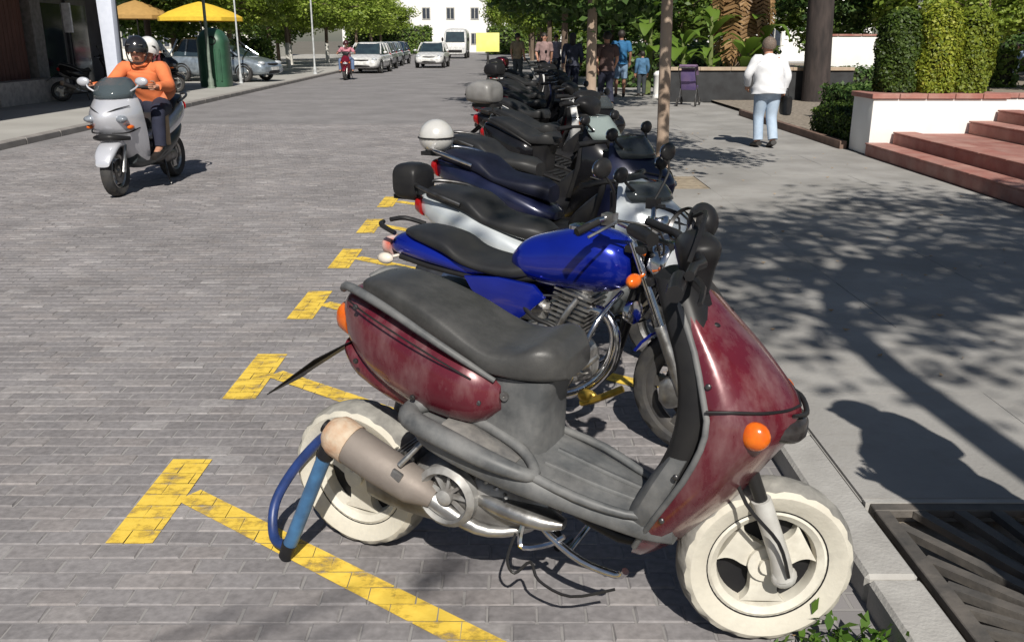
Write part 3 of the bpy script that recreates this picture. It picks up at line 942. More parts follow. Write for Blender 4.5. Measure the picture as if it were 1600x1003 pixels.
    fr_ = MB()
    for sgn in (-1, 1):
        fr_.tube([(.55, sgn * .09, .48), (.75, sgn * .1, .35), (.95, sgn * .09, .29), (1.04, sgn * .05, .42), (1.09, 0, .6)], .018, 8, k=3)
    fr_.build('frame', BLK, t, 50)
    if hero:
        MB().tube([(.60, -.14, .25), (.595, -.185, .19), (.62, -.19, .155), (.66, -.17, .19), (.70, -.2, .16), (.79, -.19, .13), (.90, -.14, .155)], .0045, 6, k=4).build('loose_cable', BLK, t)
    if hero:
        for x, z in ((.09, .69), (.30, .625), (.50, .64), (.10, .855)):
            MB().lathe([(.0085, 0), (.0085, -.004), (.004, -.006), (0.001, -.005)], o=(x, -(.155 if x > .2 else .14) - (.028 if .2 < x < .45 else .012), z), axis=(0, 1, 0), n=10).build('screw', STEEL, t, 30)
        for z, tt in ((.42, .178), (.56, .2), (.8, .18)):
            MB().ell((1.03 + (z - .42) * .25, -tt - .006, z), (.008, .005, .008), 10, 6).build('screw', STEEL, t)
        MB().tube([(.055, -.125, .862), (.14, -.162, .842), (.27, -.187, .80), (.39, -.19, .752), (.48, -.172, .705)], .0028, 6, k=4).build('panel_seam', BLK, t)
        MB().lathe([(.013, 0), (.013, -.006), (.004, -.006), (.004, -.002), (0.001, -.002)], o=(.56, -.128, .655), axis=(0, 1, 0), n=14).build('seat_lock', ALU, t, 30)
        MB().box((.26, -.226, .385), (.035, .012, .05), Matrix.Rotation(R(24), 3, 'Y')).tube([(.265, -.215, .42), (.33, -.15, .50)], .009, 8).build('exhaust_bracket', ALU, t, 30, .003)
        for k in range(6):
            MB().box((.14 + .02 * k, -.03 - .004 * k, .345 + .006 * k), (.006, .13, .08)).build('cooling_fin', ALU, t, 30)
        MB().tube([(.02, .11, .25), (.3, .15, .29), (.5, .13, .33)], [.07, .065, .055], 14, flat=.4).build('belt_cover', BLK, t, 50)
    if screen:
        rings = []
        for z, x0, w in ((1.05, 1.09, .17), (1.2, 1.05, .19), (1.35, 0.99, .17), (1.43, .95, .11)):
            rings.append([(x0 - 2.2 * (y * w) ** 2, y * w, z) for y in np.linspace(-1, 1, 9)])
        vs = [p for r in rings for p in r]
        fs = [(i * 9 + j, i * 9 + j + 1, (i + 1) * 9 + j + 1, (i + 1) * 9 + j) for i in range(3) for j in range(8)]
        s = MB().add(vs, fs).build('windscreen', SCREEN, t, 80)
        md = s.modifiers.new('thick', 'SOLIDIFY'); md.thickness = .006
    if topbox:
        bx = MB().body([(-.24, 1.1, 1.02, .12), (-.21, 1.16, .985, .155), (-.1, 1.2, .97, .17), (.02, 1.18, .97, .16), (.05, 1.13, .99, .13)], 4, 22, e=3.4)
        o = bx.build('top_box', topbox, t, 45)
        MB().tube([(-.222, -.15, 1.06), (-.222, .15, 1.06)], .01, 8).build('top_box_seam', BLK, o)
        MB().box((-.06, 0, .955), (.26, .16, .035)).tube([(.04, -.07, .93), (.1, -.1, .88)], .012, 8).tube([(.04, .07, .93), (.1, .1, .88)], .012, 8).build('rack', BLK, t, 40)
    return t

def maxi(name, label, rear, rz, paint, group=None, seat=None, lower=None, rim=None, topbox=None, tail_box=None, screen=SCREEN, steer=R(-6), cat='motor scooter', stripe=None, lean=0.0, scr_h=1.0, k=1.0):
    """large touring scooter: stepped seat, full front fairing, screen; wheelbase 1.45"""
    t = thing(name, label, cat, (rear[0], rear[1], 0), rz, group, k)
    seat = seat or SEATM; lower = lower or BLK; rim = rim or ALU
    SM = steer_m(1.32, steer)
    MB().body([(-.32, .885, .80, .04), (-.26, .905, .745, .10), (-.1, .90, .66, .17), (.1, .85, .58, .205), (.32, .78, .52, .215), (.5, .70, .5, .2), (.64, .62, .50, .16), (.72, .57, .51, .09)], 4, 24, e=2.7).build('rear_body', paint, t, 50)
    MB().body([(-.12, .64, .55, .11), (.1, .60, .44, .17), (.4, .53, .32, .2), (.7, .5, .26, .205), (1.0, .49, .24, .2), (1.2, .52, .3, .15)], 4, 20, e=3).build('lower_body', lower, t, 50)
    MB().body([(-.24, .94, .88, .08), (-.18, .965, .875, .125), (-.02, .955, .84, .165), (.12, .935, .80, .18), (.2, .88, .77, .185), (.28, .825, .745, .185), (.45, .80, .70, .18), (.58, .79, .665, .15), (.68, .75, .63, .09)], 5, 24, e=3.2).build('seat', seat, t, 50)
    gb = MB()
    for sgn in (-1, 1): gb.tube([(.1, sgn * .19, .88), (-.1, sgn * .205, .94), (-.28, sgn * .13, .965), (-.32, sgn * .05, .955)], .014, 8, k=3)
    gb.build('grab_rail', CHR if tail_box is None and topbox else STEEL, t, 50)
    MB().body([(-.36, .86, .80, .03), (-.33, .885, .77, .09), (-.27, .89, .75, .125)], 3, 16).build('tail_lamp', REDL, t, 50)
    MB().column([(.42, .78, 1.1, .1), (.55, .84, 1.12, .1), (.66, .95, 1.16, .1), (.74, 1.05, 1.2, .09)], 3, 18, e=3).build('centre_tunnel', lower, t, 50)
    secs = [(.27, 1.0, 1.1, .15), (.36, 1.03, 1.2, .21), (.48, 1.09, 1.33, .245), (.6, 1.13, 1.45, .262), (.72, 1.17, 1.55, .27), (.82, 1.2, 1.585, .27), (.9, 1.2, 1.54, .258), (.99, 1.19, 1.43, .225), (1.07, 1.17, 1.31, .17), (1.1, 1.16, 1.24, .12)]
    A = cr(secs, 4); rings = []
    for z, e0, ns, w in A:
        d = ns - e0
        half = [(e0, w), (e0 + .3 * d, w * .96), (e0 + .58 * d, w * .78), (e0 + .82 * d, w * .48), (e0 + .96 * d, w * .2)]
        rings.append([(x, -y, z) for x, y in half] + [(ns, 0, z)] + [(x, y, z) for x, y in reversed(half)] + [(e0 + .1 * d, w * .6, z), (e0 + .1 * d, -w * .6, z)])
    MB().loft(rings).build('front_fairing', paint, t, 60)
    MB().column([(.5, 1.0, 1.12, .2), (.7, 1.08, 1.2, .23), (.9, 1.12, 1.22, .22), (1.04, 1.1, 1.2, .17)], 3, 18, e=3.5).build('inner_shield', BLK, t, 50)
    for sgn in (-1, 1):
        MB().ell((1.462, sgn * .14, .80), (.06, .1, .042), 18, 10, Matrix.Rotation(sgn * -.62, 3, 'Z')).build('headlight', mat('smoky_headlight_glass', (.4, .43, .47), .08, .3, c2=(.16, .18, .21), ns=14), t)
        MB().tube([(1.56, sgn * .03, .86), (1.5, sgn * .12, .90), (1.38, sgn * .215, .93)], [.004, .006, .004], 6, k=3).tube([(1.52, sgn * .06, .66), (1.43, sgn * .19, .66), (1.28, sgn * .255, .70)], [.005, .009, .005], 6, k=3).build('fairing_seam', BLK, t)
        MB().ell((1.41, sgn * .215, .715), (.06, .03, .022), 12, 8).build('indicator', ORANGE, t)
    MB().tube([(1.40, -.19, .60), (1.52, -.07, .615), (1.535, 0, .618), (1.52, .07, .615), (1.40, .19, .60)], [.02, .035, .038, .035, .02], 10, k=3).build('front_intake', BLK, t, 50)
    MB().body([(1.2, .55, .48, .06), (1.32, .575, .5, .1), (1.5, .575, .5, .11), (1.66, .5, .41, .1), (1.74, .4, .34, .07)], 4, 18).xform(SM).build('front_mudguard', paint, t, 50)
    if screen:
        rings = []
        for z, x0, w in ((1.0, 1.44, .21), (1.14, 1.36, .235), (1.3, 1.25, .22), (1.42, 1.17, .16), (1.46, 1.14, .1)):
            rings.append([(1.44 + (x0 - 1.44) * scr_h - .16 * y * y, y * w, 1.0 + (z - 1.0) * scr_h) for y in np.linspace(-1, 1, 11)])
        vs = [p for r in rings for p in r]
        fs = [(i * 11 + j, i * 11 + j + 1, (i + 1) * 11 + j + 1, (i + 1) * 11 + j) for i in range(4) for j in range(10)]
        s = MB().add(vs, fs).build('windscreen', screen, t, 80)
        md = s.modifiers.new('thick', 'SOLIDIFY'); md.thickness = .006
    hb = MB().column([(1.02, 1.14, 1.25, .12), (1.08, 1.11, 1.24, .16), (1.12, 1.13, 1.2, .12)], 3, 16)
    hb.tube([(1.06, -.36, 1.09), (1.12, -.22, 1.1), (1.16, 0, 1.09), (1.12, .22, 1.1), (1.06, .36, 1.09)], .013, 8, k=3)
    hb.xform(SM).build('handlebar', BLK, t, 50)
    for sgn in (-1, 1):
        MB().cyl((1.1, sgn * .24, 1.097), (1.055, sgn * .37, 1.09), .02).xform(SM).build('grip', BLK, t, 50)
        mb = MB().tube([(1.28, sgn * .16, 1.05), (1.27, sgn * .25, 1.10), (1.25, sgn * .28, 1.14)], .009, 6, k=3)
        mb.ell((1.25, sgn * .31, 1.165), (.03, .07, .045), 14, 8)
        mo = mb.build('mirror', BLK if stripe is None else paint, t, 50)
        MB().ell((1.228, sgn * .31, 1.165), (.012, .06, .037), 14, 8).build('mirror_glass', MIRG, mo, 50)
    fk = MB()
    for sgn in (-1, 1): fk.tube([(1.3, sgn * .085, .62), (1.45, sgn * .085, .25)], [.024, .028], 10)
    fk.xform(SM).build('fork', ALU, t, 50)
    wheel('front_wheel', t, SM @ Vector((1.45, 0, .265)), .265, .12, RUB, rim, 3, yaw=steer)
    wheel('rear_wheel', t, (0, 0, .255), .255, .145, RUB, rim, 3, disc=False)
    MB().body([(-.05, .34, .2, .05), (.2, .38, .2, .12), (.5, .42, .2, .15), (.7, .38, .24, .1)], 3, 16).build('engine', STEEL, t, 45)
    mo = MB().tube([(-.22, -.21, .43), (-.18, -.21, .42), (.1, -.21, .36), (.3, -.2, .32), (.4, -.18, .29)], [.05, .068, .072, .065, .03], 16).build('exhaust', STEEL, t, 40)
    MB().tube([(.0, -.225, .40), (.22, -.22, .355)], [.062, .06], 14).build('exhaust_shield', CHR, mo, 40)
    MB().tube([(.5, .12, .3), (.6, .2, .1), (.64, .24, .012)], [.014, .012, .012], 8).build('side_stand', STEEL, t, 40)
    if topbox:
        o = MB().ell((-.33, 0, 1.05), (.135, .14, .13), 24, 14).build('top_box', topbox, t, 60)
        MB().tube([(-.33 + .136 * math.cos(a), .141 * math.sin(a), 1.045) for a in np.linspace(0, 2 * math.pi, 28)[:-1]], .007, 6, closed=True).build('top_box_seam', BLK, o)
        MB().box((-.26, 0, .93), (.3, .2, .03)).build('rack', BLK, t, 30)
    if tail_box:
        o = MB().body([(-.50, 1.04, .90, .09), (-.48, 1.085, .865, .12), (-.40, 1.095, .85, .13), (-.32, 1.08, .86, .125), (-.30, 1.04, .89, .1)], 4, 22, e=3.6).build('top_box', tail_box, t, 45)
        MB().box((-.486, 0, .975), (.02, .15, .08)).build('reflector', mat('dull_reflector', (.5, .52, .55), .35), o, 30, .006)
        MB().box((-.36, 0, .87), (.3, .16, .03)).build('rack', BLK, t, 30)
    return t

def motorcycle(name, label, rear, rz, paint, group=None, steer=R(-4), seat=None):
    t = thing(name, label, 'motorcycle', (rear[0], rear[1], 0), rz, group)
    seat = seat or SEATM
    SM = steer_m(1.05, steer)
    DIRT = mat('dirty_alloy', (.62, .61, .59), .35, .75, c2=(.26, .25, .24), ns=16, bump=.2)
    MB().body([(-.29, .80, .75, .05), (-.22, .845, .735, .10), (-.08, .84, .715, .125), (.06, .80, .70, .128), (.2, .76, .68, .115), (.3, .74, .675, .08)], 4, 20, e=2.5).build('tail_cowl', paint, t, 50)
    MB().body([(-.18, .875, .835, .07), (-.1, .885, .82, .115), (.06, .86, .775, .135), (.16, .80, .74, .145), (.28, .775, .715, .148), (.42, .775, .70, .13), (.52, .80, .72, .09), (.56, .80, .76, .05)], 4, 22, e=3).build('seat', seat, t, 50)
    MB().body([(.40, .83, .74, .07), (.46, .885, .705, .115), (.56, .92, .68, .128), (.7, .955, .675, .145), (.82, .96, .68, .148), (.91, .93, .70, .124), (.965, .88, .74, .08)], 5, 26, e=2.35).build('fuel_tank', paint, t, 60)
    MB().lathe([(.045, 0), (.045, .018), (.02, .026), (0.001, .026)], o=(.7, 0, .945), n=20).build('fuel_cap', CHR, t, 40)
    for sgn in (-1, 1):
        pts = [(.18, .70), (.36, .715), (.54, .70), (.60, .645), (.50, .555), (.42, .50), (.33, .545), (.22, .64)]
        MB().prism([(x, sgn * .125 - .012, z) for x, z in pts], (0, .026, 0)).build('side_panel', paint, t, 30, .008)
        MB().tube([(-.2, sgn * .13, .86), (-.3, sgn * .1, .885), (-.34, sgn * .03, .885)], .012, 8, k=3).build('grab_rail', BLK, t)
        MB().ell((-.24, sgn * .16, .74), (.045, .026, .028), 12, 8).tube([(-.22, sgn * .08, .74), (-.235, sgn * .15, .74)], .009, 6).build('rear_indicator', mat('clear_lens', (.8, .72, .62), .2), t)
        MB().ell((1.04, sgn * .21, .8), (.03, .05, .03), 12, 8).tube([(1.04, sgn * .08, .8), (1.04, sgn * .19, .8)], .008, 6).build('front_indicator', ORANGE, t)
    MB().body([(-.345, .80, .745, .045), (-.32, .815, .725, .07), (-.27, .815, .725, .085)], 3, 14).build('tail_lamp', mat('pale_tail_lens', (.7, .6, .55), .2, c2=(.55, .12, .08), ns=9), t, 50)
    a = np.linspace(R(35), R(165), 12)
    MB().loft([[(0 + .33 * math.cos(x), y, .30 + .33 * math.sin(x)) for y in (-.065, -.05, .05, .065)] + [(0 + .318 * math.cos(x), y, .30 + .318 * math.sin(x)) for y in (.06, -.06)] for x in a]).build('rear_mudguard', BLK, t, 40)
    # engine: crankcase, finned cylinder, covers
    en = MB()
    en.body([(.38, .44, .27, .07), (.45, .48, .23, .125), (.58, .49, .22, .145), (.7, .46, .235, .135), (.78, .40, .27, .08)], 4, 20, e=3.2)
    for sgn in (-1, 1):
        en.lathe([(.095, 0), (.092, .02), (.07, .032), (0.001, .034)], o=(.62, sgn * .135, .34), axis=(0, sgn, 0), n=26)
        en.lathe([(.06, 0), (.058, .02), (.02, .03), (0.001, .03)], o=(.47, sgn * .12, .36), axis=(0, sgn, 0), n=20)
    e = en.build('engine', DIRT, t, 40)
    M_ = Matrix.Rotation(R(14), 3, 'Y')
    cy = MB()
    for k in range(10):
        p = Vector((.665, 0, .46)) + M_ @ Vector((0, 0, .024 * k))
        cy.box(p, (.17 if k < 7 else .185, .19, .008), M_)
    cy.box(Vector((.665, 0, .46)) + M_ @ Vector((0, 0, .1)), (.125, .14, .26), M_)
    cy.box(Vector((.665, 0, .46)) + M_ @ Vector((0, 0, .25)), (.15, .13, .05), M_)
    cy.build('cylinder_fins', ALU, e, 30)
    cb = MB().body([(.40, .60, .50, .04), (.46, .615, .495, .05), (.54, .60, .51, .04)], 3, 14).tube([(.52, 0, .56), (.6, 0, .57)], .025, 10)
    cb.body([(.2, .62, .48, .06), (.28, .66, .46, .085), (.4, .64, .48, .08)], 3, 16)
    cb.build('carburettor', DIRT, t, 45)
    hp = MB()
    hp.tube([(.74, -.05, .6), (.86, -.07, .6), (.92, -.085, .5), (.88, -.095, .34), (.72, -.12, .215), (.45, -.16, .21), (.3, -.175, .24)], [.024, .025, .025, .025, .025, .026, .03], 14, k=5)
    h = hp.build('exhaust_header', CHR, t, 60)
    MB().tube([(.33, -.175, .235), (.22, -.18, .27), (-.1, -.185, .35), (-.32, -.187, .405), (-.34, -.187, .41)], [.034, .05, .055, .056, .03], 18).build('silencer', STEEL, h, 45)
    fr = MB()
    for sgn in (-1, 1):
        fr.tube([(.3, sgn * .1, .70), (.36, sgn * .11, .5), (.42, sgn * .1, .3)], .017, 8, k=2)
        fr.tube([(-.2, sgn * .09, .74), (.2, sgn * .1, .69), (.6, sgn * .07, .73), (.98, sgn * .03, .84)], .016, 8, k=2)
        fr.tube([(.98, sgn * .03, .72), (.9, sgn * .06, .45), (.8, sgn * .09, .24), (.5, sgn * .1, .21)], .016, 8, k=3)
        fr.tube([(.42, sgn * .11, .34), (.2, sgn * .115, .31), (0.0, sgn * .11, .29)], .02, 8)
        fr.tube([(.12, sgn * .125, .62), (.03, sgn * .135, .33)], .02, 10)
        fr.tube([(.45, sgn * .12, .27), (.46, sgn * .28, .265)], .012, 8)
    fr.tube([(.92, 0, .9), (1.0, 0, .7)], .035, 12)
    fr.build('frame', BLK, t, 50)
    sp = MB()
    for sgn in (-1, 1):
        for k in range(9):
            z = .38 + k * .026
            sp.lathe([(.033, -.006), (.036, 0), (.033, .006)], o=(.04 + k * .0085, sgn * .135, z), axis=(.3, 0, .95), n=12)
    sp.build('shock_spring', ALU, t, 60)
    # gold coloured fork guard and lower engine bits seen in the picture
    MB().tube([(.80, -.16, .2), (.9, -.17, .25), (.99, -.15, .30)], .016, 8, k=2).ell((.83, -.16, .235), (.05, .02, .035), 12, 8).build('gold_footpeg_plate', mat('gold_anodised', (.55, .38, .06), .35, .7, c2=(.3, .2, .04), ns=20), t, 50)
    fk = MB(); fl = MB()
    for sgn in (-1, 1):
        fk.tube([(.985, sgn * .085, .93), (1.14, sgn * .085, .56)], .017, 12)
        fl.tube([(1.128, sgn * .085, .585), (1.245, sgn * .085, .315), (1.27, sgn * .085, .28)], [.026, .028, .024], 12)
    fk.xform(SM).build('fork', CHR, t, 60); fl.xform(SM).build('fork_slider', ALU, t, 60)
    MB().box((1.0, 0, .90), (.09, .2, .03)).box((1.04, 0, .77), (.09, .2, .035)).xform(SM).build('fork_yoke', BLK, t, 30, .006)
    a = np.linspace(R(20), R(150), 14)
    MB().loft([[(1.27 + .315 * math.cos(x), y, .29 + .315 * math.sin(x)) for y in (-.06, -.045, 0, .045, .06)] + [(1.27 + .303 * math.cos(x), y, .29 + .303 * math.sin(x)) for y in (.055, 0, -.055)] for x in a]).xform(SM).build('front_mudguard', paint, t, 50)
    hl = MB().lathe([(0.001, -.09), (.05, -.085), (.085, -.05), (.1, .0), (.104, .02), (.098, .028)], o=(1.11, 0, .84), axis=(.97, 0, -.22), n=28)
    ho = hl.xform(SM).build('headlight', CHR, t, 50)
    MB().lathe([(.096, .022), (.07, .04), (0.001, .048)], o=(1.11, 0, .84), axis=(.97, 0, -.22), n=28).xform(SM).build('headlight_glass', LENS, ho, 50)
    dm = MB()
    for sgn in (-1, 1): dm.lathe([(.02, -.05), (.045, -.03), (.05, .015), (.045, .022)], o=(1.035, sgn * .058, .99), axis=(-.35, 0, .94), n=20)
    do = dm.xform(SM).build('instrument_pod', CHR, t, 45)
    di = MB()
    for sgn in (-1, 1): di.lathe([(.044, .018), (0.001, .02)], o=(1.035, sgn * .058, .99), axis=(-.35, 0, .94), n=20)
    di.xform(SM).build('dial', mat('dial_face', (.5, .58, .7), .2), do, 45)
    hb = MB().tube([(.87, -.36, 1.01), (.93, -.24, 1.05), (.99, -.09, .99), (.99, .09, .99), (.93, .24, 1.05), (.87, .36, 1.01)], .0115, 8, k=4)
    hb.xform(SM).build('handlebar', CHR, t, 60)
    for sgn in (-1, 1):
        MB().tube([(.915, sgn * .27, 1.04), (.87, sgn * .365, 1.008)], .017, 10).xform(SM).build('grip', BLK, t, 60)
        MB().box((.94, sgn * .215, 1.045), (.05, .055, .045)).tube([(.965, sgn * .2, 1.04), (.97, sgn * .27, 1.03), (.925, sgn * .37, .995)], .006, 6, k=2).xform(SM).build('control_lever', ALU if sgn < 0 else BLK, t, 40)
        mb = MB().tube([(.95, sgn * .2, 1.06), (.98, sgn * .27, 1.17), (.96, sgn * .31, 1.23)], .006, 6, k=3).ell((.955, sgn * .32, 1.26), (.022, .065, .042), 14, 8)
        mo = mb.xform(SM).build('mirror', BLK, t, 50)
        MB().ell((.938, sgn * .32, 1.26), (.012, .056, .035), 14, 8).xform(SM).build('mirror_glass', MIRG, mo, 50)
    cbl = MB()
    for k, sgn in enumerate((-1, 1, -1, 1)):
        cbl.tube([(.95, sgn * .2, 1.04), (1.08 + .02 * k, sgn * .15, 1.0), (1.1, sgn * .06, .82), (1.02, sgn * .04, .66 - .03 * k), (.85, sgn * .05, .55)], .005, 6, k=4)
    cbl.build('cable', BLK, t)
    for sgn in (-1, 1):
        MB().tube([(.62, sgn * .12, .22), (.74, sgn * .24, .27), (.82, sgn * .27, .42), (.88, sgn * .2, .6), (.93, sgn * .05, .70)], .012, 8, k=4).build('crash_bar', CHR, t, 60)
        MB().tube([(.45, sgn * .1, .62), (.55, sgn * .15, .56), (.66, sgn * .14, .52), (.72, sgn * .12, .44)], .011, 8, k=3).build('rubber_hose', BLK, t, 60)
        MB().tube([(.40, sgn * .13, .30), (.46, sgn * .21, .30), (.62, sgn * .22, .31)], .009, 8, k=2).ell((.64, sgn * .225, .31), (.03, .014, .014), 10, 6).build('pedal', CHR, t, 60)
    MB().lathe([(.02, -.03), (.048, -.02), (.052, 0), (.05, .01), (.02, .016), (0.001, .016)], o=(1.0, -.09, .63), axis=(.9, -.3, 0), n=20).build('horn', CHR, t, 45)
    MB().box((.50, -.115, .645), (.11, .03, .045)).tube([(.55, -.12, .65), (.66, -.11, .66), (.71, -.07, .62)], .006, 6, k=2).build('ignition_coil', STEEL, t, 30, .005)
    MB().tube([(.66, -.135, .50), (.70, -.15, .58), (.75, -.12, .66)], .014, 8, k=2).ell((.60, -.14, .52), (.035, .02, .03), 12, 8).ell((.55, -.13, .45), (.03, .02, .03), 12, 8).build('breather_pipe', ALU, t, 50)
    MB().lathe([(.03, -.012), (.033, 0), (.03, .012)], o=(.80, -.13, .36), axis=(0, 1, 0), n=16).tube([(.7, -.14, .34), (.8, -.14, .36), (.86, -.13, .42)], .012, 8).build('oil_filter', DIRT, t, 45)
    DKR = mat('dark_rim', (.09, .09, .095), .45, .6, c2=(.16, .15, .14), ns=12)
    wheel('front_wheel', t, SM @ Vector((1.27, 0, .29)), .29, .085, RUB, DKR, 5, broad=.34, yaw=steer, rimr=.75)
    cal = MB().body([(1.14, .34, .25, .02), (1.18, .37, .22, .03), (1.23, .36, .24, .02)], 3, 12, y=-.075, e=3)
    cal.xform(SM).build('brake_caliper', ALU, t, 45)
    wheel('rear_wheel', t, (0, 0, .285), .285, .105, RUB, DKR, 5, broad=.34, rimr=.74, disc=False)
    MB().tube([(.45, .12, .24), (.5, .2, .1), (.53, .25, .01)], .012, 8).build('side_stand', STEEL, t)
    return t

# ------------------------------------------------------------------ the first scooters in the row
HDG = R(-25.9)
BURG = mat('burgundy_paint', (0.125, 0.012, 0.022), 0.26, 0.15, 0.5, c2=(0.085, 0.008, 0.016), ns=5, dust=(.36, .27, .26), dust_amt=.42, dust_s=7, dust_lo=.46, dust_hi=.8, dust_st=(1.6, 1.6, .6))
WHT = mat('painted_white_tyre', (.64, .61, .52), .8, c2=(.5, .47, .4), ns=9, bump=.2, dust=(.33, .31, .27), dust_amt=.75, dust_s=9, dust_lo=.45, dust_hi=.78)
WRIM = mat('painted_white_rim', (.7, .675, .59), .6, c2=(.5, .475, .41), ns=10, bump=.1, dust=(.38, .34, .28), dust_amt=.6, dust_s=12, dust_lo=.5, dust_hi=.76)
SEATW = mat('weathered_vinyl', (.026, .027, .029), .36, c2=(.04, .04, .039), ns=5, bump=.08, bs=200, dust=(.15, .145, .135), dust_amt=.36, dust_s=5)
hero = scooter('parked_scooter', 'dusty burgundy scooter with whitewashed tyres, nearest in the parked row', (-0.468, 2.627), HDG, BURG,
               'scooters and motorcycles parked in the row', hero=True, seat=SEATW, trim=mat('dusty_grey_plastic', (.095, .1, .104), .5, dust=(.3, .295, .285), dust_amt=.6, dust_s=7, c2=(.06, .063, .066), dust_lo=.4, dust_hi=.8), tyre=WHT, rim=WRIM, mirrors=False, steer=R(26))
u = Vector((math.cos(HDG), math.sin(HDG), 0)); nl = Vector((-u.y, u.x, 0))
def hw(s, t_, z): return Vector((-0.468, 2.627, 0)) + u * s + nl * t_ + Vector((0, 0, z))
# blue shackle lock hanging through the rear wheel
lk_t = thing('shackle_lock', 'blue coated shackle lock hanging through the rear wheel of the burgundy scooter', 'lock', hw(-.16, -.17, .04))
lo = Vector(lk_t.location)
def lp(s, t_, z): return tuple(hw(s, t_, z) - lo)
MB().tube([lp(.02, -.215, .43), lp(-.16, -.225, .04)], .0225, 14).build('crossbar', mat('sunlit_blue_coating', (.06, .17, .33), .45, c2=(.04, .1, .2), ns=15), lk_t, 60)  # sun on the crossbar put into its lighter blue
MB().tube([lp(.01, -.215, .41), lp(-.03, -.1, .42), lp(-.13, -.06, .36), lp(-.235, -.085, .235), lp(-.275, -.14, .13), lp(-.235, -.2, .05), lp(-.155, -.225, .05)], .0165, 12, k=5).build('shackle', mat('navy_coating', (.02, .05, .2), .4, c2=(.015, .03, .1), ns=15), lk_t, 60)
MB().tube([lp(-.15, -.225, .065), lp(-.172, -.226, .012)], [.025, .022], 14).build('end_cap', BLK, lk_t, 50)
MB().tube([lp(.03, -.214, .45), lp(.005, -.217, .395)], [.026, .026], 14).build('end_cap', BLK, lk_t, 50)

BLUE = mat('metallic_blue', (0.006, 0.022, 0.36), 0.2, 0.45, 0.8, c2=(0.004, 0.012, 0.22), ns=3)
ROW = 'scooters and motorcycles parked in the row'
motorcycle('parked_motorcycle', 'bright blue motorcycle with chrome fork and exposed engine behind the burgundy scooter', (-0.29, 3.83), R(-28.5), BLUE, ROW).scale = (.91, .91, .91)
SILV = mat('silver_paint', (0.62, 0.66, 0.68), 0.28, 0.3, 0.6, c2=(0.54, 0.58, 0.6), ns=3)
NAVY = mat('navy_paint', (0.012, 0.016, 0.05), 0.3, 0.2, 0.5, c2=(0.008, 0.01, 0.03), ns=3)
maxi('parked_scooter', 'silver touring scooter with a black seat and small square black top box', (-0.27, 4.93), R(-30), SILV, ROW, k=.84, scr_h=.22, screen=glass_mat('row_smoked_screen', (.06, .07, .075), .08, .75), tail_box=BLK, lower=mat('charcoal_panel', (.05, .06, .065), .4))
maxi('parked_scooter', 'dark navy touring scooter with a round silver case behind its seat', (-0.26, 6.12), R(-29), NAVY, ROW, k=.9, seat=mat('navy_seat', (.01, .012, .026), .5, spec=.25), scr_h=.3,
     topbox=mat('pearl_case', (.66, .65, .62), .22, .2, .5, c2=(.55, .54, .52)), screen=glass_mat('row_smoked_screen', (.06, .07, .075), .08, .75))
PALEG = mat('pale_green_grey_paint', (.32, .38, .37), .3, .2, .4)
maxi('parked_scooter', 'black touring scooter with a tall pale windscreen beside the navy one', (-0.3, 7.35), R(-29), mat('black_gloss', (.01, .01, .012), .2, 0, .4, spec=.3), ROW, k=.88, scr_h=.4, screen=glass_mat('pale_screen', (.3, .36, .35), .1, .6))
WHITEP = mat('white_gloss', (.7, .7, .69), .25, 0, .5)
REDP = mat('dark_red_paint', (.17, .008, .022), .25, .2, .6)
BG = mat('black_gloss', ()); GRAPH = mat('graphite_paint', (.05, .052, .058), .3, .4, .5)
rowdef = [
    (8.3, 'scooter', 'black step-through scooter next after the pale-screened one', BG, dict()),
    (9.2, 'scooter', 'grey scooter with a dull grey top box over its tail lamp', mat('mid_grey_paint', (.17, .17, .175), .3, .4, .5), dict(topbox=mat('grey_case', (.22, .215, .21), .4, c2=(.15, .145, .14)))),
    (10.1, 'maxi', 'black touring scooter just before the white and black scooter', BG, dict()),
    (11.0, 'scooter', 'white and black scooter just before the dark red pair', WHITEP, dict()),
    (11.9, 'maxi', 'dark red touring scooter without a box, farther along the row', REDP, dict()),
    (12.8, 'scooter', 'dark red step-through scooter with tall mirrors, beyond the red touring scooter', REDP, dict(mirrors=True)),
    (13.7, 'maxi', 'black touring scooter behind the dark red pair', BG, dict()),
    (14.6, 'scooter', 'navy step-through scooter in the far half of the row', NAVY, dict()),
    (15.5, 'scooter', 'silver step-through scooter in the far half of the row', SILV, dict()),
    (16.5, 'scooter', 'dark blue scooter with a black top box just before the yellow sign', NAVY, dict(topbox=BLK)),
    (17.5, 'maxi', 'graphite touring scooter beside the yellow sign post', GRAPH, dict()),
    (18.6, 'scooter', 'black step-through scooter just beyond the yellow sign', BG, dict()),
    (19.7, 'scooter', 'white step-through scooter with a black top box beyond the yellow sign', WHITEP, dict(topbox=BLK)),
    (20.8, 'maxi', 'graphite touring scooter near the far end of the row', GRAPH, dict()),
    (22.0, 'scooter', 'black step-through scooter with a red top box near the far end of the row', BG, dict(topbox=REDP)),
    (23.2, 'maxi', 'black touring scooter last in the parked row', BG, dict()),
]
SMOK = glass_mat('row_smoked_screen', (.06, .07, .075), .08, .75)
for i_, r_ in enumerate(rowdef):
    if r_[1] == 'maxi': r_[4]['screen'] = SMOK
    else: r_[4].setdefault('mirrors', i_ % 4 == 2); r_[4]['trim'] = BLK
for yy, kind, lab, pm, kw in rowdef:
    f = scooter if kind == 'scooter' else maxi
    f('parked_scooter', lab, (-.34 + random.uniform(-.08, .12) + (.1 if yy > 9 else 0), yy), R(-27 + random.uniform(-4, 4)), pm, ROW, steer=R(random.uniform(-18, 14)), **(dict(kw, k=.9, scr_h=random.choice((.3, .5))) if kind == 'maxi' else kw))

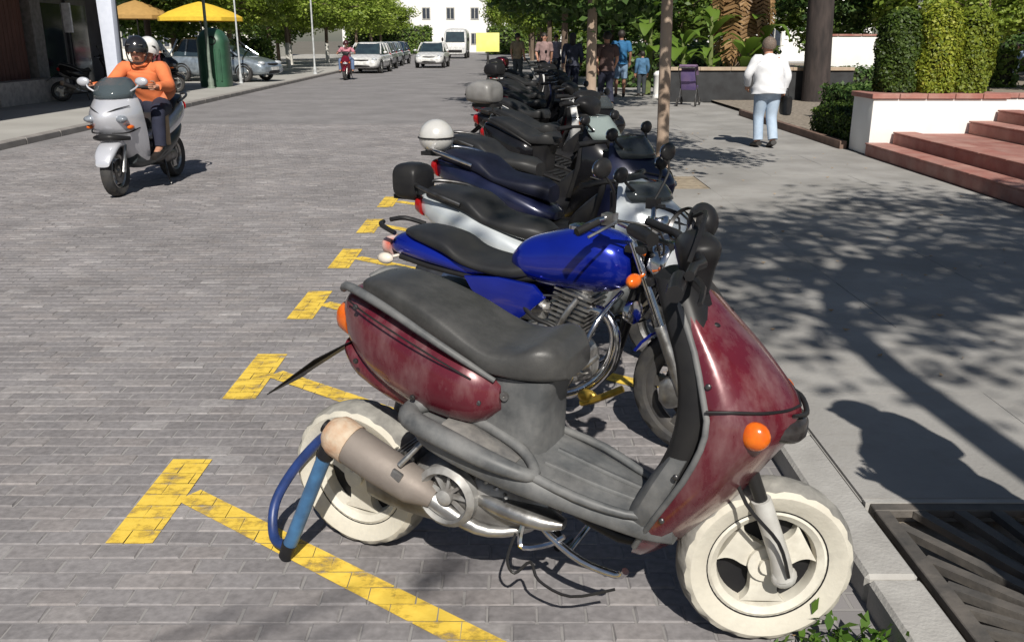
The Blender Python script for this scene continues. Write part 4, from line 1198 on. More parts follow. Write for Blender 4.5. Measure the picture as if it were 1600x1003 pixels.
# ------------------------------------------------------------------ people
SKIN = mat('skin', (.46, .25, .17), .55, c2=(.4, .2, .13), ns=12)
SKIND = mat('tanned_skin', (.3, .16, .1), .55, c2=(.25, .12, .08), ns=12)
HAIRD = mat('dark_hair', (.03, .022, .018), .6, c2=(.015, .012, .01), ns=60)
HAIRG = mat('grey_hair', (.2, .15, .12), .7, c2=(.1, .075, .06), ns=60)
SHOE = mat('dark_shoe', (.025, .022, .02), .5)
def skin_mesh(name, joints, edges, rads, root, m, parent, sub=2):
    names = list({n for e in edges for n in e})
    names.sort(key=lambda n: (n != root, n))
    idx = {n: i for i, n in enumerate(names)}
    me = bpy.data.meshes.new(name)
    me.from_pydata([tuple(joints[n]) for n in names], [(idx[a], idx[b]) for a, b in edges], [])
    me.materials.append(m)
    o = linkmesh(name, me, None, parent)
    sk = o.modifiers.new('Skin', 'SKIN'); sk.use_smooth_shade = True
    for n in names:
        v = me.skin_vertices[0].data[idx[n]]
        r = rads[n]; v.radius = (r, r) if np.isscalar(r) else r
        v.use_root = (n == root)
    sb = o.modifiers.new('Subdiv', 'SUBSURF'); sb.levels = sub; sb.render_levels = sub
    return o

def stand_pose(h=1.72, **kw):
    k = h / 1.72
    J = dict(pelvis=(0, 0, .95), belly=(.01, 0, 1.09), chest=(.0, 0, 1.25), neck=(-.005, 0, 1.455), jaw=(.025, 0, 1.53), crown=(.01, 0, 1.63),
             shL=(0, .185, 1.385), elL=(-.03, .25, 1.12), wrL=(.05, .25, .89), hipL=(0, .09, .89), knL=(.02, .10, .5), anL=(-.01, .105, .09), toeL=(.14, .12, .04),
             shR=(0, -.185, 1.385), elR=(-.03, -.25, 1.12), wrR=(.05, -.25, .89), hipR=(0, -.09, .89), knR=(.02, -.10, .5), anR=(-.01, -.105, .09), toeR=(.14, -.12, .04))
    J.update(kw)
    return {n: Vector(p) * k for n, p in J.items()}

def hand(parent, wr, el, m, curl=0.5, side=1):
    d = (wr - el).normalized()
    b = MB()
    up = Vector((1, 0, 0)) - d * d.x
    if up.length < .2: up = Vector((0, 0, 1)) - d * d.z
    up.normalize(); sd = d.cross(up)
    b.tube([wr - d * .01, wr + d * .04, wr + d * .085], [.026, .036, .032], 10, flat=.55, k=2)
    for k, ln in enumerate((.068, .078, .072, .055)):
        base = wr + d * .08 + up * (.027 - .018 * k)
        p1 = base + d * ln * .5 + sd * side * curl * .012
        p2 = base + d * ln * (.95 - curl * .35) + sd * side * curl * .05
        b.tube([base - d * .02, base, p1, p2], [.009, .0095, .0085, .0065], 6)
    th = wr + d * .03 + up * .025
    b.tube([th, th + up * .03 + d * .03, th + up * .035 + d * .062 + sd * side * .015], [.013, .011, .008], 6)
    return b.build('hand', m, parent, 60)

def person(label, loc, rz, J, skin=SKIN, top=None, sleeves='short', legs=None, leglen='long', hair=HAIRD, hair_style='short', shoes=SHOE, group=None, k=1.0, helmet=None, hands=True, bulk=1.0, name='person'):
    t = thing(name, label, 'person', loc, rz, group)
    r = dict(pelvis=(.14, .115), belly=(.135, .11), chest=(.15, .115), neck=.058, jaw=(.068, .075), crown=(.085, .098))
    for s in 'LR':
        r.update({'sh' + s: .062, 'el' + s: .043, 'wr' + s: .03, 'hip' + s: .09, 'kn' + s: .06, 'an' + s: .043, 'toe' + s: .035})
    r = {n: (v * k if np.isscalar(v) else (v[0] * k, v[1] * k)) for n, v in r.items()}
    E = [('pelvis', 'belly'), ('belly', 'chest'), ('chest', 'neck'), ('neck', 'jaw'), ('jaw', 'crown')]
    for s in 'LR':
        E += [('chest', 'sh' + s), ('sh' + s, 'el' + s), ('el' + s, 'wr' + s), ('pelvis', 'hip' + s), ('hip' + s, 'kn' + s), ('kn' + s, 'an' + s), ('an' + s, 'toe' + s)]
    rb_ = dict(r)
    sh_ = lambda v, f: v * f if np.isscalar(v) else (v[0] * f, v[1] * f)
    if top:
        for n in ('belly', 'chest', 'shL', 'shR'): rb_[n] = sh_(rb_[n], .8)
        rb_['neck'] = rb_['neck'] * .96
    if legs:
        for n in ('pelvis', 'hipL', 'hipR'): rb_[n] = sh_(rb_[n], .72)
        if leglen == 'long':
            for n in ('knL', 'knR'): rb_[n] = sh_(rb_[n], .8)
    b = skin_mesh('body', J, E, rb_, 'pelvis', skin, t)
    def rings(pts, seed):
        """elliptic sections along the spine, width along the shoulder line, with slack folds"""
        sx = (J['shL'] - J['shR']).normalized(); rg = random.Random(seed); ph = rg.uniform(0, 6)
        P = cr([(*c, w, d) for c, w, d in pts], 4); out = []
        for i, q in enumerate(P):
            c = Vector(q[:3]); ax = Vector(P[min(i + 1, len(P) - 1)][:3]) - Vector(P[max(i - 1, 0)][:3]); ax.normalize()
            sd = (sx - ax * sx.dot(ax)).normalized(); fw = sd.cross(ax)
            out.append([c + sd * math.copysign(abs(math.cos(a)) ** .85, math.cos(a)) * q[3] * (1 + .035 * math.sin(3 * a + i * .9 + ph)) + fw * math.sin(a) * q[4] * (1 + .05 * math.sin(4 * a - i * 1.1 + ph)) for a in np.linspace(0, 2 * math.pi, 25)[:-1]])
        return out
    if top:
        m_ = MB()
        pv, be, ch, nk = J['pelvis'], J['belly'], J['chest'], J['neck']
        shc = (J['shL'] + J['shR']) / 2; shw = (J['shL'] - J['shR']).length / 2
        m_.loft(rings([(pv.lerp(be, -.75), .188 * k * bulk, .158 * k * bulk), (pv.lerp(be, -.2), .182 * k * bulk, .152 * k * bulk), (pv.lerp(be, .4), .166 * k * bulk, .136 * k * bulk), (be.lerp(ch, .3), .166 * k * bulk, .132 * k * bulk), (ch, .18 * k * (bulk + 1) / 2, .13 * k * bulk),
                       (ch.lerp(shc, .75), max(.17 * k, shw * .95), .112 * k), (shc.lerp(nk, .35), shw * .72, .088 * k), (shc.lerp(nk, .8), .085 * k, .075 * k), (nk + (nk - ch) * .06, .066 * k, .066 * k)], len(label)))
        for s in 'LR':
            sh, el, wr = J['sh' + s], J['el' + s], J['wr' + s]
            ins = sh.lerp(shc, .45) - Vector((0, 0, .03 * k))
            if sleeves == 'short': m_.tube([ins, sh, sh.lerp(el, .4), sh.lerp(el, .78)], [.07 * k, .076 * k, .072 * k, .07 * k], 14, k=3)
            else: m_.tube([ins, sh, sh.lerp(el, .5), el, el.lerp(wr, .5), el.lerp(wr, .93)], [.07 * k, .078 * k, .07 * k, .061 * k, .054 * k, .046 * k], 14, k=3)
        m_.build('shirt', top, t, 70)
    if legs:
        m_ = MB()
        pv, be = J['pelvis'], J['belly']; hc_ = (J['hipL'] + J['hipR']) / 2
        dn = (pv - be).normalized()
        m_.loft(rings([(pv.lerp(be, .35), .15 * k * bulk, .12 * k * bulk), (pv, .158 * k * bulk, .13 * k * bulk), (hc_ + dn * .03 * k, .158 * k * bulk, .134 * k * bulk), (hc_ + dn * .1 * k, .11 * k, .1 * k), (hc_ + dn * .13 * k, .03 * k, .04 * k)], len(label) + 5))
        for s in 'LR':
            h_, kn, an = J['hip' + s], J['kn' + s], J['an' + s]
            if leglen == 'long': m_.tube([h_.lerp(pv, .25), h_.lerp(kn, .12), h_.lerp(kn, .55), kn, kn.lerp(an, .45), kn.lerp(an, .95)], [.1 * k, .112 * k, .095 * k, .078 * k, .072 * k, .07 * k], 16, k=4)
            else: m_.tube([h_.lerp(pv, .25), h_.lerp(kn, .12), h_.lerp(kn, .55), kn.lerp(an, .03)], [.1 * k, .112 * k, .1 * k, .094 * k], 16, k=3)
        m_.build('trousers' if leglen == 'long' else 'shorts', legs, t, 70)
    hc = J['jaw'].lerp(J['crown'], .72); hd = (J['crown'] - J['jaw']).normalized()
    fwd = Vector((1, 0, 0)) if 'face' not in J else (J['face'] - hc).normalized()
    side = hd.cross(fwd).normalized(); fwd = side.cross(hd)
    RM = Matrix((fwd, side, hd)).transposed()
    at = lambda x, y, z: hc + RM @ Vector((x, y, z)) * k
    f = MB()
    f.tube([at(.082, 0, .02), at(.112, 0, -.025), at(.094, 0, -.036)], [.008 * k, .014 * k, .009 * k], 8)
    for s in (-1, 1): f.ell(at(.0, s * .088, -.01), (.02 * k, .01 * k, .032 * k), 10, 6, RM)
    f.build('ears_and_nose', skin, t, 60)
    ey = MB()
    for s in (-1, 1): ey.ell(at(.083, s * .033, .012), (.008 * k, .016 * k, .008 * k), 8, 6, RM)
    ey.build('eyes', HAIRD, t); MB().ell(at(.078, 0, -.062), (.012 * k, .026 * k, .006 * k), 10, 5, RM).build('mouth', mat('lips', (.35, .12, .1), .5), t)
    if helmet:
        h = MB()
        h.ell(at(-.012, 0, .03), (.135 * k, .122 * k, .14 * k), 24, 14, RM, z0=-.35)
        h.build('helmet', helmet, t, 60)
        MB().tube([at(.10, s * .07, .055) for s in np.linspace(-1.2, 1.2, 7)], .012 * k, 6).build('helmet_peak', BLK, t)
        MB().tube([at(0, -.11, -.02), at(.03, -.075, -.11), at(.04, 0, -.13), at(.03, .075, -.11), at(0, .11, -.02)], .008 * k, 6, k=3).build('chin_strap', BLK, t)
    elif hair:
        h = MB()
        z0 = -.2 if hair_style == 'short' else -.75
        h.ell(at(-.018, 0, .018), (.105 * k, .1 * k, .115 * k), 20, 12, RM @ Matrix.Rotation(R(-16), 3, 'Y'), z0=z0)
        if hair_style == 'long': h.tube([at(-.07, 0, .02), at(-.09, 0, -.1), at(-.08, 0, -.22)], [.08 * k, .085 * k, .04 * k], 12, k=3)
        h.build('hair', hair, t, 60)
    for s, n in ((1, 'L'), (-1, 'R')):
        if hands: hand(t, J['wr' + n], J['el' + n], skin, .6, s)
        a, to = J['an' + n], J['toe' + n]
        MB().tube([a + (a - to).normalized() * .05 + Vector((0, 0, -.045 * k)), a.lerp(to, .4) + Vector((0, 0, -.02 * k)), to + (to - a).normalized() * .07 + Vector((0, 0, .002))], [.043 * k, .05 * k, .036 * k], 12, k=3, flat=.8).build('shoe', shoes, t, 60)
    return t

WSH = mat('white_cotton', (.74, .75, .77), .85, c2=(.62, .63, .66), ns=9, bump=.3, bs=12)
LBL = mat('pale_blue_denim', (.44, .53, .64), .85, c2=(.33, .42, .54), ns=7, bump=.3, bs=14)
DNV = mat('dark_navy_cloth', (.02, .024, .05), .85, c2=(.012, .014, .03), ns=7)
TEAL = mat('strong_blue_cotton', (.025, .14, .3), .85, c2=(.02, .1, .22), ns=7)
ORG = mat('orange_knit', (.72, .2, .07), .85, c2=(.6, .15, .05), ns=8, bump=.3, bs=14)

# walking man in white, seen from behind
J = stand_pose(1.54, chest=(.05, 0, 1.27), neck=(.085, 0, 1.43), jaw=(.125, 0, 1.5), crown=(.12, 0, 1.6), shL=(.05, .2, 1.37), shR=(.05, -.2, 1.37),
               elL=(.06, .33, 1.14), wrL=(.2, .27, .97), elR=(-.03, -.29, 1.12), wrR=(.02, -.27, .88), knL=(.09, .09, .5), anL=(.02, .095, .1), toeL=(.17, .1, .045), knR=(.0, -.09, .49), anR=(-.14, -.09, .12), toeR=(.0, -.1, .045))
MANP = Vector((3.66, 13.2, PZ))
person('man in a white shirt and pale blue trousers walking away along the pavement', MANP, R(98), J, top=WSH, sleeves='long', legs=LBL, hair=HAIRG, bulk=1.3)
bg = thing('shoulder_bag', 'small black bag held low by the man in white', 'bag', MANP + Vector((.27, -.0, .0)), R(98))
MB().body([(-.12, .70, .50, .03), (-.1, .73, .46, .05), (.1, .73, .46, .05), (.12, .70, .50, .03)], 2, 14, e=4).build('bag_body', BLK, bg, 50)
MB().tube([(-.08, 0, .72), (-.05, 0, .80), (.0, 0, .83), (.05, 0, .80), (.08, 0, .72)], .009, 6, k=3).build('handle', BLK, bg)

def P_(x, y): return (x, y, PZ)
walk = dict(knL=(.12, .09, .5), anL=(.1, .095, .09), toeL=(.25, .1, .045), knR=(.0, -.09, .49), anR=(-.18, -.09, .13), toeR=(-.05, -.1, .045), wrL=(-.12, .25, .9), wrR=(.16, -.24, .95))
person('woman in dark navy clothes walking beside the far end of the row', P_(1.62, 25.0), R(85), stand_pose(1.66, **walk), top=mat('slate_top', (.05, .055, .085), .8), sleeves='long', legs=DNV, hair_style='long')
person('person in black trousers and a brown top next to the second street tree', P_(2.12, 20.9), R(100), stand_pose(1.66, **walk), top=mat('brown_top', (.1, .06, .055), .8), sleeves='short', legs=DNV)
person('person in a strong blue shirt and pale shorts with bare legs', P_(2.95, 25.3), R(90), stand_pose(1.74), top=TEAL, sleeves='short', legs=mat('washed_denim', (.22, .33, .47), .85), leglen='short', skin=SKIND)
person('child in a blue top and dark trousers beside the person in blue', P_(3.58, 25.6), R(100), stand_pose(1.2), top=mat('faded_blue_top', (.07, .17, .3), .85), sleeves='long', legs=mat('charcoal_cloth', (.05, .06, .07), .85), k=.72)
person('dark-haired person in a grey-pink top behind the parked row', P_(1.0, 29.0), R(-80), stand_pose(1.7, **walk), top=mat('pink_grey_top', (.3, .2, .19), .85), sleeves='short', legs=DNV)
person('person in a khaki top standing by a street tree far back', P_(.2, 33.0), R(60), stand_pose(1.72), top=mat('khaki_top', (.3, .24, .15), .85), legs=mat('charcoal_cloth', ()))
person('person in a pale lilac top seen between the far trees', P_(1.7, 36.0), R(-100), stand_pose(1.68, **walk), top=mat('lilac_top', (.4, .36, .44), .85), legs=DNV)
# guessed bystander added outside the frame, right, only to cast the pavement shadow
person('bystander in a loose grey jacket standing beside the planting square', (1.66, 1.74, .084), R(150), stand_pose(1.72, elL=(-.03, .24, 1.12), wrL=(.16, .1, 1.05), elR=(-.03, -.24, 1.12), wrR=(.16, -.1, 1.05)), top=mat('grey_jacket', (.16, .16, .17), .85), sleeves='long', legs=DNV, bulk=1.15)
# seated figure far right in the gardens
Js = stand_pose(1.7, pelvis=(0, 0, .52), belly=(.0, 0, .66), chest=(.03, 0, .84), neck=(.05, 0, 1.02), jaw=(.09, 0, 1.1), crown=(.08, 0, 1.2), shL=(.04, .19, .96), shR=(.04, -.19, .96), elL=(.12, .24, .74), elR=(.12, -.24, .74), wrL=(.33, .14, .66), wrR=(.33, -.14, .66),
                hipL=(.02, .09, .5), hipR=(.02, -.09, .5), knL=(.42, .11, .5), knR=(.42, -.11, .5), anL=(.44, .11, .09), anR=(.44, -.11, .09), toeL=(.58, .12, .045), toeR=(.58, -.12, .045))
person('person in a pale blue top sitting on a garden bench, far right', (21.4, 39.6, .14), R(-120), Js, top=mat('sky_top', (.42, .55, .75), .85), sleeves='long', legs=LBL)

# ------------------------------------------------------------------ rider on the moving scooter
RH = R(-93)
RP = Vector((-4.1, 10.9))
lav = mat('lavender_silver_paint', (.6, .61, .65), .25, .35, .6, c2=(.54, .55, .6), ns=3)
maxi('moving_scooter', 'silver touring scooter being ridden down the middle of the street', RP, RH, lav, steer=R(4), lower=mat('charcoal_panel', ()), screen=glass_mat('smoked_screen', (.07, .09, .1), .05, .8), stripe=True, scr_h=.45)
Jr = {n: Vector(p) for n, p in dict(pelvis=(.34, 0, .90), belly=(.38, 0, 1.01), chest=(.47, 0, 1.17), neck=(.55, 0, 1.33), jaw=(.61, 0, 1.39), crown=(.6, 0, 1.485),
      shL=(.5, .2, 1.28), elL=(.66, .35, 1.09), wrL=(.98, .345, 1.10), shR=(.5, -.2, 1.28), elR=(.66, -.35, 1.09), wrR=(.98, -.345, 1.10),
      hipL=(.38, .12, .86), knL=(.80, .25, .82), anL=(.86, .25, .44), toeL=(1.0, .26, .38), hipR=(.38, -.12, .86), knR=(.80, -.25, .82), anR=(.86, -.25, .44), toeR=(1.0, -.26, .38)).items()}
Jr['face'] = Vector((1.6, .25, 1.45))
person('rider in an orange jumper and black open helmet on the moving silver scooter', (RP.x, RP.y, 0), RH, Jr, top=ORG, sleeves='long', legs=DNV, helmet=mat('black_helmet', (.02, .02, .023), .2, 0, .5), skin=SKIN)
Jp = {n: Vector(p) for n, p in dict(pelvis=(-.02, 0, 1.0), belly=(-.0, 0, 1.12), chest=(.06, .01, 1.29), neck=(.1, .03, 1.46), jaw=(.14, .07, 1.52), crown=(.12, .085, 1.62),
      shL=(.08, .21, 1.41), elL=(.22, .34, 1.17), wrL=(.38, .27, 1.02), shR=(.08, -.17, 1.41), elR=(.2, -.31, 1.18), wrR=(.36, -.25, 1.02),
      hipL=(.02, .13, .97), knL=(.42, .29, .93), anL=(.40, .28, .56), toeL=(.54, .29, .5), hipR=(.02, -.13, .97), knR=(.42, -.29, .93), anR=(.40, -.28, .56), toeR=(.54, -.29, .5)).items()}
for n_ in Jp: Jp[n_] = Jp[n_] + Vector((.10, -.13, -.14))
Jp['face'] = Vector((1.6, .5, 1.5))
person('pillion passenger in an orange top and white helmet behind the rider', (RP.x, RP.y, 0), RH, Jp, top=mat('dull_orange_knit', (.6, .2, .09), .85), sleeves='long', legs=mat('beige_cloth', (.45, .33, .22), .85), helmet=mat('white_helmet', (.75, .75, .74), .25, 0, .4))

# ------------------------------------------------------------------ cars
GLASS = mat('car_glass', (.02, .03, .04), .06, 0, .3, c2=(.03, .05, .06), ns=2)
def car(name, label, loc, rz, paint, group=None, h=1.46, ln=4.1, cat='car', plate=True):
    t = thing(name, label, cat, loc, rz, group)
    k = ln / 4.1
    X = lambda x: x * k
    b = MB()
    b.body([(X(-2.03), .72, .36, .68), (X(-1.98), .86, .27, .80), (X(-1.6), .95, .22, .845), (X(-.9), .98, .2, .855), (X(0), .95, .2, .86), (X(.9), .93, .2, .855), (X(1.45), .84, .22, .84), (X(1.85), .72, .25, .79), (X(2.02), .60, .30, .70), (X(2.06), .52, .36, .6)], 4, 26, e=4.2)
    b.build('body', paint, t, 45)
    gl = MB()
    gl.column([(.90, X(-1.85), X(1.15), .79), (1.05, X(-1.8), X(.88), .745), (1.25, X(-1.64), X(.5), .675), (h - .05, X(-1.45), X(.22), .61)], 3, 26, e=4.5)
    gl.build('window_glass', GLASS, t, 45)
    rf = MB().column([(h - .075, X(-1.5), X(.27), .625), (h - .03, X(-1.42), X(.2), .6), (h, X(-1.2), X(0.0), .5)], 3, 26, e=4)
    for s in (-1, 1):
        for x0, x1 in ((1.02, .25), (-.25, -.3), (-1.1, -1.05), (-1.78, -1.45)):
            rf.tube([(X(x0), s * .765, .93), (X((x0 * .45 + x1 * .55)), s * .7, 1.2), (X(x1), s * .62, h - .05)], .035, 6)
    rf.build('roof', paint, t, 45)
    for s in (-1, 1):
        MB().ell((X(1.86), s * .6, .66), (.14, .16, .085), 14, 8, Matrix.Rotation(s * -.5, 3, 'Z')).build('headlight', LENS, t)
        MB().ell((X(-1.98), s * .66, .80), (.05, .1, .12), 12, 8).build('tail_lamp', REDL, t)
        MB().ell((X(.72), s * .95, .98), (.07, .1, .065), 12, 8).build('mirror', paint, t)
        for wx in (1.27, -1.25):
            w = wheel('wheel', t, (X(wx), s * .77, .3), .3, .19, RUB, ALU, 5, broad=.4, disc=False, tread=False)
            MB().tube([(X(wx) + .345 * math.cos(a), s * .845, .30 + .345 * math.sin(a)) for a in np.linspace(0, math.pi, 12)], .03, 6).build('wheel_arch', BLK, t)
    MB().tube([(X(1.98), -.5, .36), (X(2.06), -.2, .36), (X(2.06), .2, .36), (X(1.98), .5, .36)], .055, 8).build('lower_grille', BLK, t)
    MB().tube([(X(1.99), -.35, .62), (X(2.035), 0, .62), (X(1.99), .35, .62)], .04, 8).build('grille', BLK, t)
    MB().box((X(2.085), 0, .47), (.02, .5, .11)).build('number_plate', mat('plate_white', (.7, .7, .68), .5), t)
    return t
SILVC = mat('silver_blue_car_paint', (.36, .42, .48), .25, .5, .6)
WHC = mat('white_car_paint', (.72, .72, .71), .25, 0, .6)
GRC = mat('grey_car_paint', (.2, .22, .25), .25, .4, .6)
car('parked_car', 'silver-blue hatchback nosing out of the left side street behind the green bin', (-10.75, 34.8, .1), R(-14), SILVC, h=1.55)
car('parked_car', 'white car parked at the left kerb, front one of its line', (-7.2, 47.2, 0), R(-93), WHC, 'cars parked along the left kerb')
car('parked_car', 'dark grey car parked right behind the white one', (-7.5, 52.5, 0), R(-92), GRC, 'cars parked along the left kerb')
car('parked_car', 'silver-blue car parked third from the front at the left kerb', (-7.8, 57.8, 0), R(-92), SILVC, 'cars parked along the left kerb')
car('parked_car', 'dark blue car parked fourth from the front at the left kerb', (-7.95, 63.2, 0), R(-92), mat('dark_blue_car_paint', (.03, .05, .1), .25, .3, .6), 'cars parked along the left kerb')
car('moving_car', 'white car driving towards the viewer in the middle of the street', (-4.75, 56.0, 0), R(-92), WHC)
vn = thing('white_van', 'tall white minibus approaching at the far end of the street', 'van', (-4.9, 84, 0), R(-91))
MB().body([(-2.6, 2.3, .5, .9), (-2.5, 2.5, .35, .97), (0, 2.55, .3, 1.0), (1.6, 2.5, .3, 1.0), (2.2, 2.2, .32, .98), (2.55, 1.3, .35, .95), (2.65, .9, .4, .88)], 3, 24, e=5).build('body', WHC, vn, 45)
MB().prism([(2.14, -.78, 2.2), (2.545, -.84, 1.38), (2.545, .84, 1.38), (2.14, .78, 2.2)], (.06, 0, .03)).build('windscreen', GLASS, vn, 30)
MB().box((2.63, 0, .62), (.1, 1.2, .22)).build('grille', BLK, vn, 30, .02)
for s in (-1, 1):
    MB().ell((2.55, s * .72, .85), (.12, .16, .12), 12, 8).build('headlight', LENS, vn)
    MB().ell((2.2, s * 1.12, 1.6), (.06, .1, .18), 12, 8).build('mirror', BLK, vn)
    for wx in (1.75, -1.6): wheel('wheel', vn, (wx, s * .86, .34), .34, .22, RUB, ALU, 5, disc=False, tread=False)
scooter('moving_moped', 'small red and white moped being ridden near the left kerb', (-6.9, 39.2), R(-85), REDP)
Jm = {n: p + Vector((-.1, 0, -.06)) for n, p in Jr.items()}
person('moped rider in a pink top and dark helmet near the left kerb', (-6.9, 39.2, 0), R(-85), Jm, top=mat('pink_top', (.5, .2, .25), .85), sleeves='short', legs=mat('mid_denim', (.12, .18, .32), .85), helmet=mat('maroon_helmet', (.06, .015, .02), .3))

# ------------------------------------------------------------------ right side: steps, planter, hedges
TERRA = mat('red_terracotta', (.36, .15, .12), .75, c2=(.27, .1, .08), ns=5, bump=.2, dust=(.46, .32, .27), dust_amt=.5, dust_s=3)
WALLW = mat('whitewashed_wall', (.8, .79, .77), .85, c2=(.74, .73, .7), ns=3, bump=.15, bs=30)
st = thing('garden_steps', 'red terracotta steps rising from the pavement beside the white planter wall', 'steps', (4.78, 8.2, PZ))
for i, (x0, x1) in enumerate(((0, .36), (.36, 1.36), (1.36, 1.72), (1.72, 6.0))):
    MB().box(((x0 + 6.0) / 2, 0, .072 + .145 * i), (6.0 - x0, 8.14, .144)).build('step', TERRA, st, 30, .012)
    for k in range(14):
        MB().box((x0 + .14, -4.07 + .29 + k * .582, .1445 + .145 * i + .012), (.3, .575, .022)).build('edging_tile', TERRA, st, 30, .005, 1)
pw = thing('planter_wall', 'white walled planter with a red tiled cap beside the garden steps', 'planter', (5.72, 12.66, PZ))
MB().box((0, 0, .37), (1.78, .72, .74)).build('wall', WALLW, pw, 30, .01)
for k in range(5): MB().box((-.74 + .37 * k, 0, .775), (.362, .79, .066)).build('cap_tile', TERRA, pw, 30, .006, 1)
pw2 = thing('planter_wall', 'set-back low white wall running right from the planter above the steps', 'wall', (8.9, 12.95, PZ))
MB().box((0, 0, .36), (4.56, .25, .72)).build('wall', WALLW, pw2, 30, .01)
for k in range(11): MB().box((-2.07 + .414 * k, 0, .752), (.408, .31, .062)).build('cap_tile', TERRA, pw2, 30, .006, 1)
quad_sheet('upper_terrace', [(5.0, 13.1), (60, 13.1), (60, 60), (5.0, 60)], PZ + .05, SOIL)
TOPI = leaf_mat('topiary_leaf', (.12, .17, .015), (.36, .4, .045), .35, (.5, .5, .1))
TOPD = leaf_mat('topiary_shaded_leaf', (.025, .05, .008), (.08, .125, .018), .25)  # shaded side of the shrub group put into a darker leaf colour
HEDM = leaf_mat('hedge_leaf', (.02, .045, .01), (.08, .13, .02), .25, (.16, .22, .04))
CORE = mat('dark_twigs', (.02, .022, .01), .9, c2=(.01, .012, .006))
def topiary(x, y, z, rx, h, label, lm, seed):
    t = thing('topiary_shrub', label, 'shrub', (x, y, z), 0, 'clipped shrubs in the white planter')
    r = np.random.default_rng(seed)
    n = 8500
    ph = r.uniform(0, 2 * np.pi, n); zz = r.uniform(.02, 1, n)
    rad = rx * np.where(zz < .8, .88 + .16 * np.sin(zz * 3.2), np.sqrt(np.clip(1 - ((zz - .8) / .2) ** 2, 0, 1)) * .99) * (1 + .07 * np.sin(ph * 5 + zz * 9) + .05 * np.sin(ph * 3 - zz * 14))
    P = np.stack([rad * np.cos(ph), rad * np.sin(ph), zz * h], 1) * r.uniform(.9, 1.03, (n, 1))
    N = np.stack([np.cos(ph), np.sin(ph), np.where(zz > .8, 1.2, .25)], 1)
    linkmesh('foliage', quads_mesh('foliage', P, N, .029, lm, .5, 1.7, seed), None, t)
    MB().ell((0, 0, h * .5), (rx * .82, rx * .82, h * .47), 14, 9).build('stem', CORE, t)
    return t
topiary(5.27, 12.72, PZ + .80, .29, 1.08, 'clipped column shrub, shade painted into its dark leaves, at the pavement end of the white planter', TOPD, 1)
topiary(5.72, 12.62, PZ + .80, .30, 1.17, 'yellow-green clipped column shrub in the middle of the white planter', TOPI, 2)
topiary(6.2, 12.70, PZ + .80, .31, 1.1, 'clipped column shrub at the inner end of the white planter', leaf_mat('topiary_mid_leaf', (.08, .125, .01), (.26, .31, .035), .35), 3)
def hedge(name, label, x0, x1, y0, y1, z0, z1, seed, lm=HEDM, leaf=.05, dens=900, cat='hedge', core=True):
    t = thing(name, label, cat, ((x0 + x1) / 2, (y0 + y1) / 2, z0))
    r = np.random.default_rng(seed)
    a, b, c = (x1 - x0) / 2, (y1 - y0) / 2, z1 - z0
    Ps = []; Ns = []
    for (sx, sy, sz, A) in ((1, 0, 0, 4 * b * c / 2), (-1, 0, 0, 4 * b * c / 2), (0, 1, 0, 2 * a * c), (0, -1, 0, 2 * a * c), (0, 0, 1, 4 * a * b)):
        n = max(20, int(A * dens))
        q = np.stack([r.uniform(-a, a, n), r.uniform(-b, b, n), r.uniform(0, c, n)], 1)
        if sx: q[:, 0] = sx * a
        if sy: q[:, 1] = sy * b
        if sz: q[:, 2] = c
        q += r.normal(0, leaf * .7, (n, 3)); q[:, 2] = np.clip(q[:, 2], 0.01, None)
        q[:, 2] += (q[:, 2] > c * .9) * .04 * np.sin(q[:, 0] * 7 + q[:, 1] * 5)
        Ps.append(q); Ns.append(np.tile([sx, sy, sz + .25], (n, 1)))
    linkmesh('foliage', quads_mesh('foliage', np.vstack(Ps), np.vstack(Ns), leaf, lm, .6, 1.6, seed), None, t)
    if core: MB().box((0, 0, c * .47), (2 * a * .93, 2 * b * .93, c * .92)).build('branches', CORE, t, 30, .05)
    return t
hedge('box_hedge', 'low clipped box hedge at the pavement edge left of the white planter', 4.85, 6.3, 13.15, 14.8, PZ, .56, 11, leaf=.03, dens=2600)
hedge('box_hedge', 'darker taller hedge behind the low one, under the big dark trunk', 6.0, 8.2, 15.8, 17.8, PZ, .72, 12, leaf_mat('deep_leaf', (), ()))
MB().box((4.745, 16.0, .13), (.1, 6.0, .14)).build('bed_edging', mat('brown_edging', (.2, .13, .1), .85), None, 30, .01)['kind'] = 'structure'

# ------------------------------------------------------------------ trees
tree(1.64, 9.88, PZ, 'slim pale-barked street tree standing at the kerb beside the parked row', (1.75, 9.3, 4.3), (1.75, 2.4, 1.5), 'mid_leaf', 6, .062, BARKP, lean=(-.05, 0), leaf=.05, ncl=58, per=120, group='street trees along the right kerb')
GT = 'street trees along the right kerb'
tree(2.3, -.5, PZ, 'street tree behind the viewer shading the pavement', (3.95, -.4, 6.7), (3.0, 2.1, 1.2), 'mid_leaf', 5, .1, BARKP, group=GT, ncl=56, per=130, leaf=.04, rz=.4)
tree(4.9, -1.2, PZ, 'street tree behind the viewer at the inner side of the pavement', (5.5, -1.2, 6.4), (1.7, 1.5, .9), 'mid_leaf', 5, .08, BARKP, group=GT, ncl=56, per=130, leaf=.04, rz=2.2)
tree(-3.4, -4.6, 0, 'street tree behind the viewer with a few sprays reaching over the road', (.45, -3.3, 5.0), (1.0, .3, .3), 'mid_leaf', 4, .09, BARK, group=GT, ncl=5, per=34, rz=1.0)
